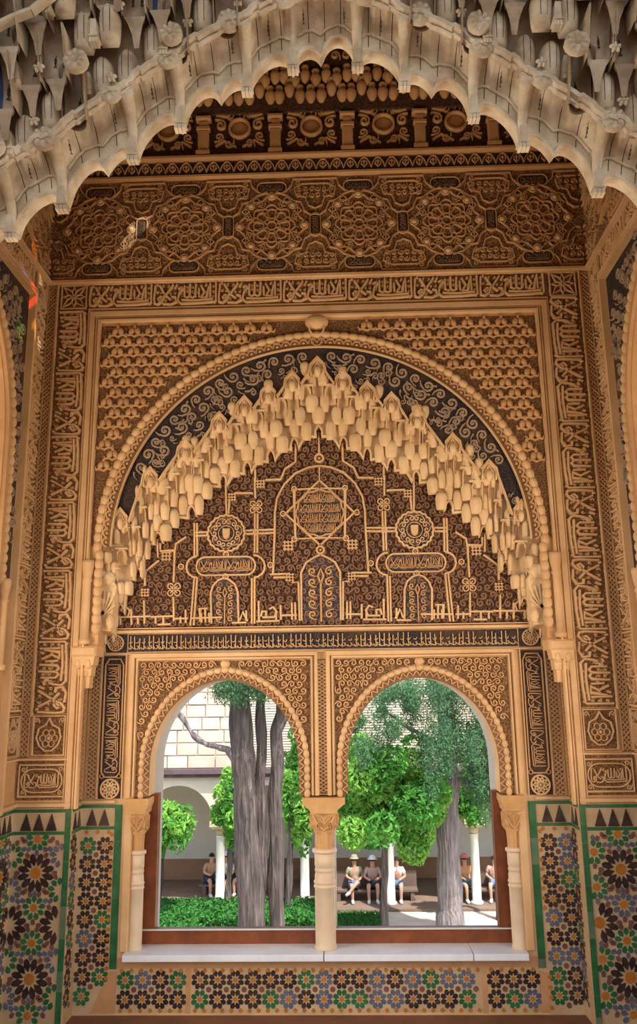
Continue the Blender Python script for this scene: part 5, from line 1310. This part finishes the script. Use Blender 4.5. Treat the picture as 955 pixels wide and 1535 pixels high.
# trees
def trunk(name, parent, pts, rad, mat, seg=14):
    P = [Vector(p) for p in pts]; Q = []; Rr = []; k = 6
    for i in range(len(P) - 1):
        for j in range(k): f = j / k; Q.append(P[i].lerp(P[i + 1], f)); Rr.append((rad[i] * (1 - f) + rad[i + 1] * f) * random.uniform(.94, 1.07))
    Q.append(P[-1]); Rr.append(rad[-1]); m = M().tube(Q, Rr, seg)
    m.v = [(x + .02 * math.sin(z * 5 + x * 30), y, z) for x, y, z in m.v]
    return obj(name, m.mesh(name, mat, True), parent)
t = empty('cypress_tree', (-1.35, 9, GZ)); tag(t, 'old twin-trunked cypress with grey bark and a bare branch in the left window', 'tree')
trunk('trunk', t, [(-1.38, 9, GZ), (-1.40, 9, -2.9), (-1.50, 9, -1.2), (-1.58, 9, -.2), (-1.62, 9, .8), (-1.60, 9, 3)], [.25, .215, .19, .19, .155, .13], 'bark')
trunk('trunk', t, [(-1.01, 9.15, GZ), (-1.02, 9.15, -2.9), (-1.03, 9.15, -1.0), (-1.0, 9.1, .0), (-.90, 9.1, .45), (-.80, 9.1, 3)], [.15, .13, .115, .105, .11, .09], 'bark')
trunk('trunk', t, [(-1.24, 9.1, -2.4), (-1.27, 9.1, -.8), (-1.27, 9.1, .4), (-1.22, 9.1, 3)], [.10, .09, .08, .07], 'bark')
trunk('branch', t, [(-1.62, 8.95, -.55), (-1.80, 8.9, -.25), (-2.05, 8.9, -.19), (-2.25, 8.9, -.12), (-2.45, 8.9, .10), (-2.62, 8.9, .38), (-2.80, 8.9, .46)], [.07, .055, .045, .045, .04, .035, .02], 'bark_grey', 8)
def sprays(parent, cs, n, size, mat='cypress_leaf'):
    P = []
    for (x, y, z, L_, sp) in cs:
        k = n; f = rng.uniform(0, 1, (k, 1)); base = np.array([[x, y, z]]) + rng.normal(size=(k, 3)) * np.array([sp, sp, sp * .5]) * (1 - .45 * f); base[:, 2:3] -= f * L_; P.append(base)
    V, F = leaves(np.concatenate(P), size, .2, .30, .8); stuffleaf('foliage', V, F, mat, parent)
sprays(t, [(-1.9, 9, 1.05, .5, .18), (-1.6, 8.7, 1.0, .5, .2), (-1.25, 8.7, 1.0, .45, .2), (-.95, 8.8, .95, .3, .15), (-1.4, 8.8, 1.4, .6, .5)], 1300, .07)
t = empty('cypress_tree', (2.5, 16, GZ)); tag(t, 'tall cypress with hanging dark green foliage in the right window', 'tree')
trunk('trunk', t, [(2.5, 16, GZ), (2.5, 16, -4.2), (2.53, 16, -2.5), (2.6, 16, -1.1), (2.65, 16, 1.5), (2.7, 16, 5)], [.36, .29, .27, .26, .2, .12], 'bark_grey')
trunk('branch', t, [(2.6, 16, -1.0), (2.2, 15.7, -.5), (1.6, 15.4, -.2), (1.1, 15.2, .2)], [.09, .06, .05, .03], 'bark_grey', 8)
trunk('branch', t, [(2.65, 16, -1.45), (3.0, 15.9, -1.5), (3.3, 15.9, -1.75)], [.14, .12, .07], 'bark_grey', 8)
cs = []
for i in range(46):
    x = random.uniform(1.9, 3.7); cs.append((x, random.uniform(14.2, 15.4), random.uniform(-.5, 1.4), random.uniform(.7, 1.5), random.uniform(.10, .2)))
for i in range(16):
    x = random.uniform(.35, 2.0); cs.append((x, random.uniform(14.2, 15.2), .55 - abs(x - 1.6) * .5 + random.uniform(-.5, .5), random.uniform(.3, .7), random.uniform(.10, .16)))
for i in range(9): cs.append((random.uniform(3.0, 3.6), 15.2, random.uniform(-1.2, -.6), random.uniform(.8, 1.4), .12))
sprays(t, cs, 520, .085)
def orange(name, x, y, crown, r, label, n, trunk_z=None, dark=False):
    t = empty('orange_tree', (x, y, GZ)); tag(t, label, 'tree', 'orange trees of the courtyard')
    trunk('trunk', t, [(x - .12, y, GZ), (x - .10, y, GZ + .8), (x, y, crown[2] - r[2] * .3), (crown[0], crown[1], crown[2])], [.11, .08, .07, .04], 'bark', 8)
    p = blob(crown, r, n); V, F = leaves(p, .17, .6, .42, .3); stuffleaf('foliage', V, F, 'orange_leaf_dark' if dark else 'orange_leaf', t)
    p = blob(crown, [q * 1.03 for q in r], n // 2); V, F = leaves(p, .17, .6, .42, .3); stuffleaf('foliage', V, F, 'orange_leaf_dark' if not dark else 'orange_leaf', t)
orange('a', 1.03, 15.5, (1.12, 15.4, -1.75), (1.42, 1.1, 1.42), 'broad leafy orange tree with a curved trunk filling the right window', 10500)
orange('b', -1.22, 16.2, (-1.02, 16.2, -1.65), (.55, .6, 1.35), 'slender orange tree between the cypress trunk and the central column', 4200)
orange('c', -4.35, 16.2, (-4.3, 15.6, -2.5), (.72, .6, .75), 'low orange tree leaning in at the left edge of the left window', 2600)
orange('d', -2.75, 16.8, (-2.75, 16.6, -2.1), (.48, .5, .85), 'small orange tree half hidden behind the cypress trunk', 2400)
orange('e', 4.0, 17.4, (3.2, 17.3, -2.0), (.5, .5, .8), 'orange tree sprig between the right cypress and the arcade column', 1500, dark=True)
# ------------------------------------------------------------------ people resting in the arcade
def skinned(name, verts, edges, rad, mat, parent, mtx, root=0, sub=1):
    me = bpy.data.meshes.new(name); me.from_pydata(verts, edges, []); me.materials.append(MATS[mat])
    o = obj(name, me, parent, mtx)
    mo = o.modifiers.new('skin', 'SKIN'); sv = me.skin_vertices[0].data
    for i, r in enumerate(rad): sv[i].radius = (r, r) if not isinstance(r, tuple) else r; sv[i].use_root = (i == root)
    mo.use_smooth_shade = True
    ms = o.modifiers.new('sub', 'SUBSURF'); ms.levels = sub; ms.render_levels = sub
    return o
def person(x, y, z0, rz, top, bottom, label, hat=None, hair='hair', lean=.1, cross=False, sleeves=True, long=False, standing=False):
    mtx = Matrix.Translation((x, y, z0)) @ Matrix.Rotation(rz, 4, 'Z') @ Matrix.Scale(.88, 4); t = obj('person', None, None, mtx); tag(t, label, 'person', 'people resting in the arcade')
    ph = .92 if standing else .50
    hip = (0, 0, ph); ch = (0, -lean * .6, ph + .30); nk = (0, -lean, ph + .50); hd = (0, -lean - .03, ph + .62); ht = (0, -lean - .03, ph + .76)
    V = [hip, ch, nk, hd, ht]; E = [(0, 1), (1, 2), (2, 3), (3, 4)]; R_ = [.13, (.17, .12), .06, .085, .07]; LEG = []
    for s in (-1, 1):
        a = len(V); el = (s * .26, -lean - .02, ph + .22); hand = (s * .12, -.28, ph + .16) if not standing else (s * .22, -.12, ph + .02)
        V += [(s * .18, -lean * .9, ph + .44), el, hand, (hand[0] - s * .02, hand[1] - .08, hand[2] - .01), (hand[0] - s * .06, hand[1] - .05, hand[2] + .02)]
        E += [(1, a), (a, a + 1), (a + 1, a + 2), (a + 2, a + 3), (a + 2, a + 4)]; R_ += [.06, .045, .035, .028, .015]
        b = len(V)
        if standing: kn = (s * .11, -.04, .48); an = (s * .11, .02, .08); toe = (s * .12, -.14, .04)
        elif cross and s > 0: kn = (s * .02, -.46, .62); an = (-.26, -.56, .34); toe = (-.36, -.64, .30)
        else: kn = (s * .14, -.45, .50); an = (s * .13, -.44, .09); toe = (s * .14, -.60, .05)
        V += [(s * .10, -.02, ph), kn, an, toe]; E += [(0, b), (b, b + 1), (b + 1, b + 2), (b + 2, b + 3)]; R_ += [.10, .065, .042, .035]; LEG.append((b, kn, an, toe))
    skinned('body', V, E, R_, 'skin', t, mtx)
    skinned('shirt', [(0, 0, ph + .02), ch, (0, -lean * .95, ph + .47)] + [q for s in (-1, 1) for q in ((s * .18, -lean * .9, ph + .44), (s * .245, -lean - .02, ph + .28))], [(0, 1), (1, 2), (1, 3), (3, 4), (1, 5), (5, 6)], [.15, (.19, .14), .08, .078, .062, .078, .062], top, t, mtx)
    vs = [hip]; es = []; rs = [.15]
    for b, kn, an, toe in LEG:
        k = len(vs); h = V[b]; end = kn if not long else an
        vs += [h, tuple(h[i] * .15 + kn[i] * .85 for i in range(3))] + ([an] if long else []); es += [(0, k), (k, k + 1)] + ([(k + 1, k + 2)] if long else []); rs += [.12, .085] + ([.06] if long else [])
    skinned('trousers' if long else 'shorts', vs, es, rs, bottom, t, mtx)
    for b, kn, an, toe in LEG: obj('shoe', M().tube([tuple(Vector(an).lerp(Vector(toe), -.3)), an, toe], [.045, .052, .042], 8).mesh('shoe', 'shoe', True), t, mtx)
    hm_ = M().dome(0, 0, .098, .105, .11, 12, 4); o = obj('hair', hm_.mesh('hair', hair, True), t, mtx @ Matrix.Translation((0, -lean - .01, ph + .685)))
    fc = M().dome(0, 0, .016, .016, .03, 8, 2)
    obj('nose', fc.mesh('nose', 'skin', True), t, mtx @ Matrix.Translation((0, -lean - .105, ph + .675)) @ Matrix.Rotation(pi / 2, 4, 'X'))
    if hat:
        h_ = M().lathe([(.155, 0), (.15, .012), (.105, .02), (.10, .08), (.06, .115), (.0, .12)], 16); obj('hat', h_.mesh('hat', hat, True), t, mtx @ Matrix.Translation((0, -lean - .02, ph + .735)))
def bench(x0, x1, label, bench_y):
    t = empty('bench', ((x0 + x1) / 2, bench_y, GZ + .06)); tag(t, label, 'bench', 'benches in the arcade')
    obj('seat', M().box(x0, x1, bench_y - .22, bench_y + .22, GZ + .30, GZ + .35).mesh('seat', 'bench_stone'), t)
    for x in (x0 + .1, x1 - .2): obj('leg', M().box(x, x + .1, bench_y - .2, bench_y + .2, GZ + .06, GZ + .30).mesh('leg', 'bench_stone'), t)
    obj('backrest', M().box(x0, x1, bench_y + .20, bench_y + .25, GZ + .35, GZ + .76).mesh('backrest', 'bench_stone'), t)
bench(-4.1, -2.1, 'dark bench under the seated pair behind the left arcade column', 20.0); bench(-.3, 2.0, 'dark bench under the three seated people on the right', 19.25); bench(2.9, 4.6, 'dark bench beside the right arcade column', 19.25)
pz = GZ + .05; py = 19.96; pr_ = 19.21
person(-3.82, py, pz, .5, 'cloth_tan', 'cloth_dark', 'person in a tan top seated behind the left arcade column', hair='hair', lean=.16)
person(-3.22, py, pz, -.5, 'cloth_white', 'cloth_dark', 'person in a white shirt and pale cap looking down, seated beside the column', hat='cloth_white', lean=.2)
person(-2.85, py, pz, -.3, 'cloth_dark', 'cloth_dark', 'person in dark clothes mostly hidden by the cypress trunk', lean=.05)
person(.28, pr_, pz, .15, 'cloth_olive', 'cloth_blue', 'person with sunhat, olive top and crossed legs at the end of the bench', hat='cloth_olive', cross=True, lean=.05)
person(.78, pr_, pz, 0, 'cloth_rose', 'cloth_dark', 'person in a rose top and pale cap in the middle of the bench', hat='cloth_white', lean=.15)
person(1.45, pr_, pz, -.1, 'cloth_white', 'cloth_blue', 'person in a pale shirt and blue shorts behind the orange tree trunk', hair='hair', lean=.1)
person(3.30, pr_, pz, .25, 'cloth_orange', 'cloth_teal', 'person in a pink cap and orange top sitting beside the right cypress', hat='cloth_pink', lean=.0)
person(4.12, pr_, pz, -.2, 'cloth_rose', 'cloth_blue', 'person half hidden behind the right arcade column', lean=.05)
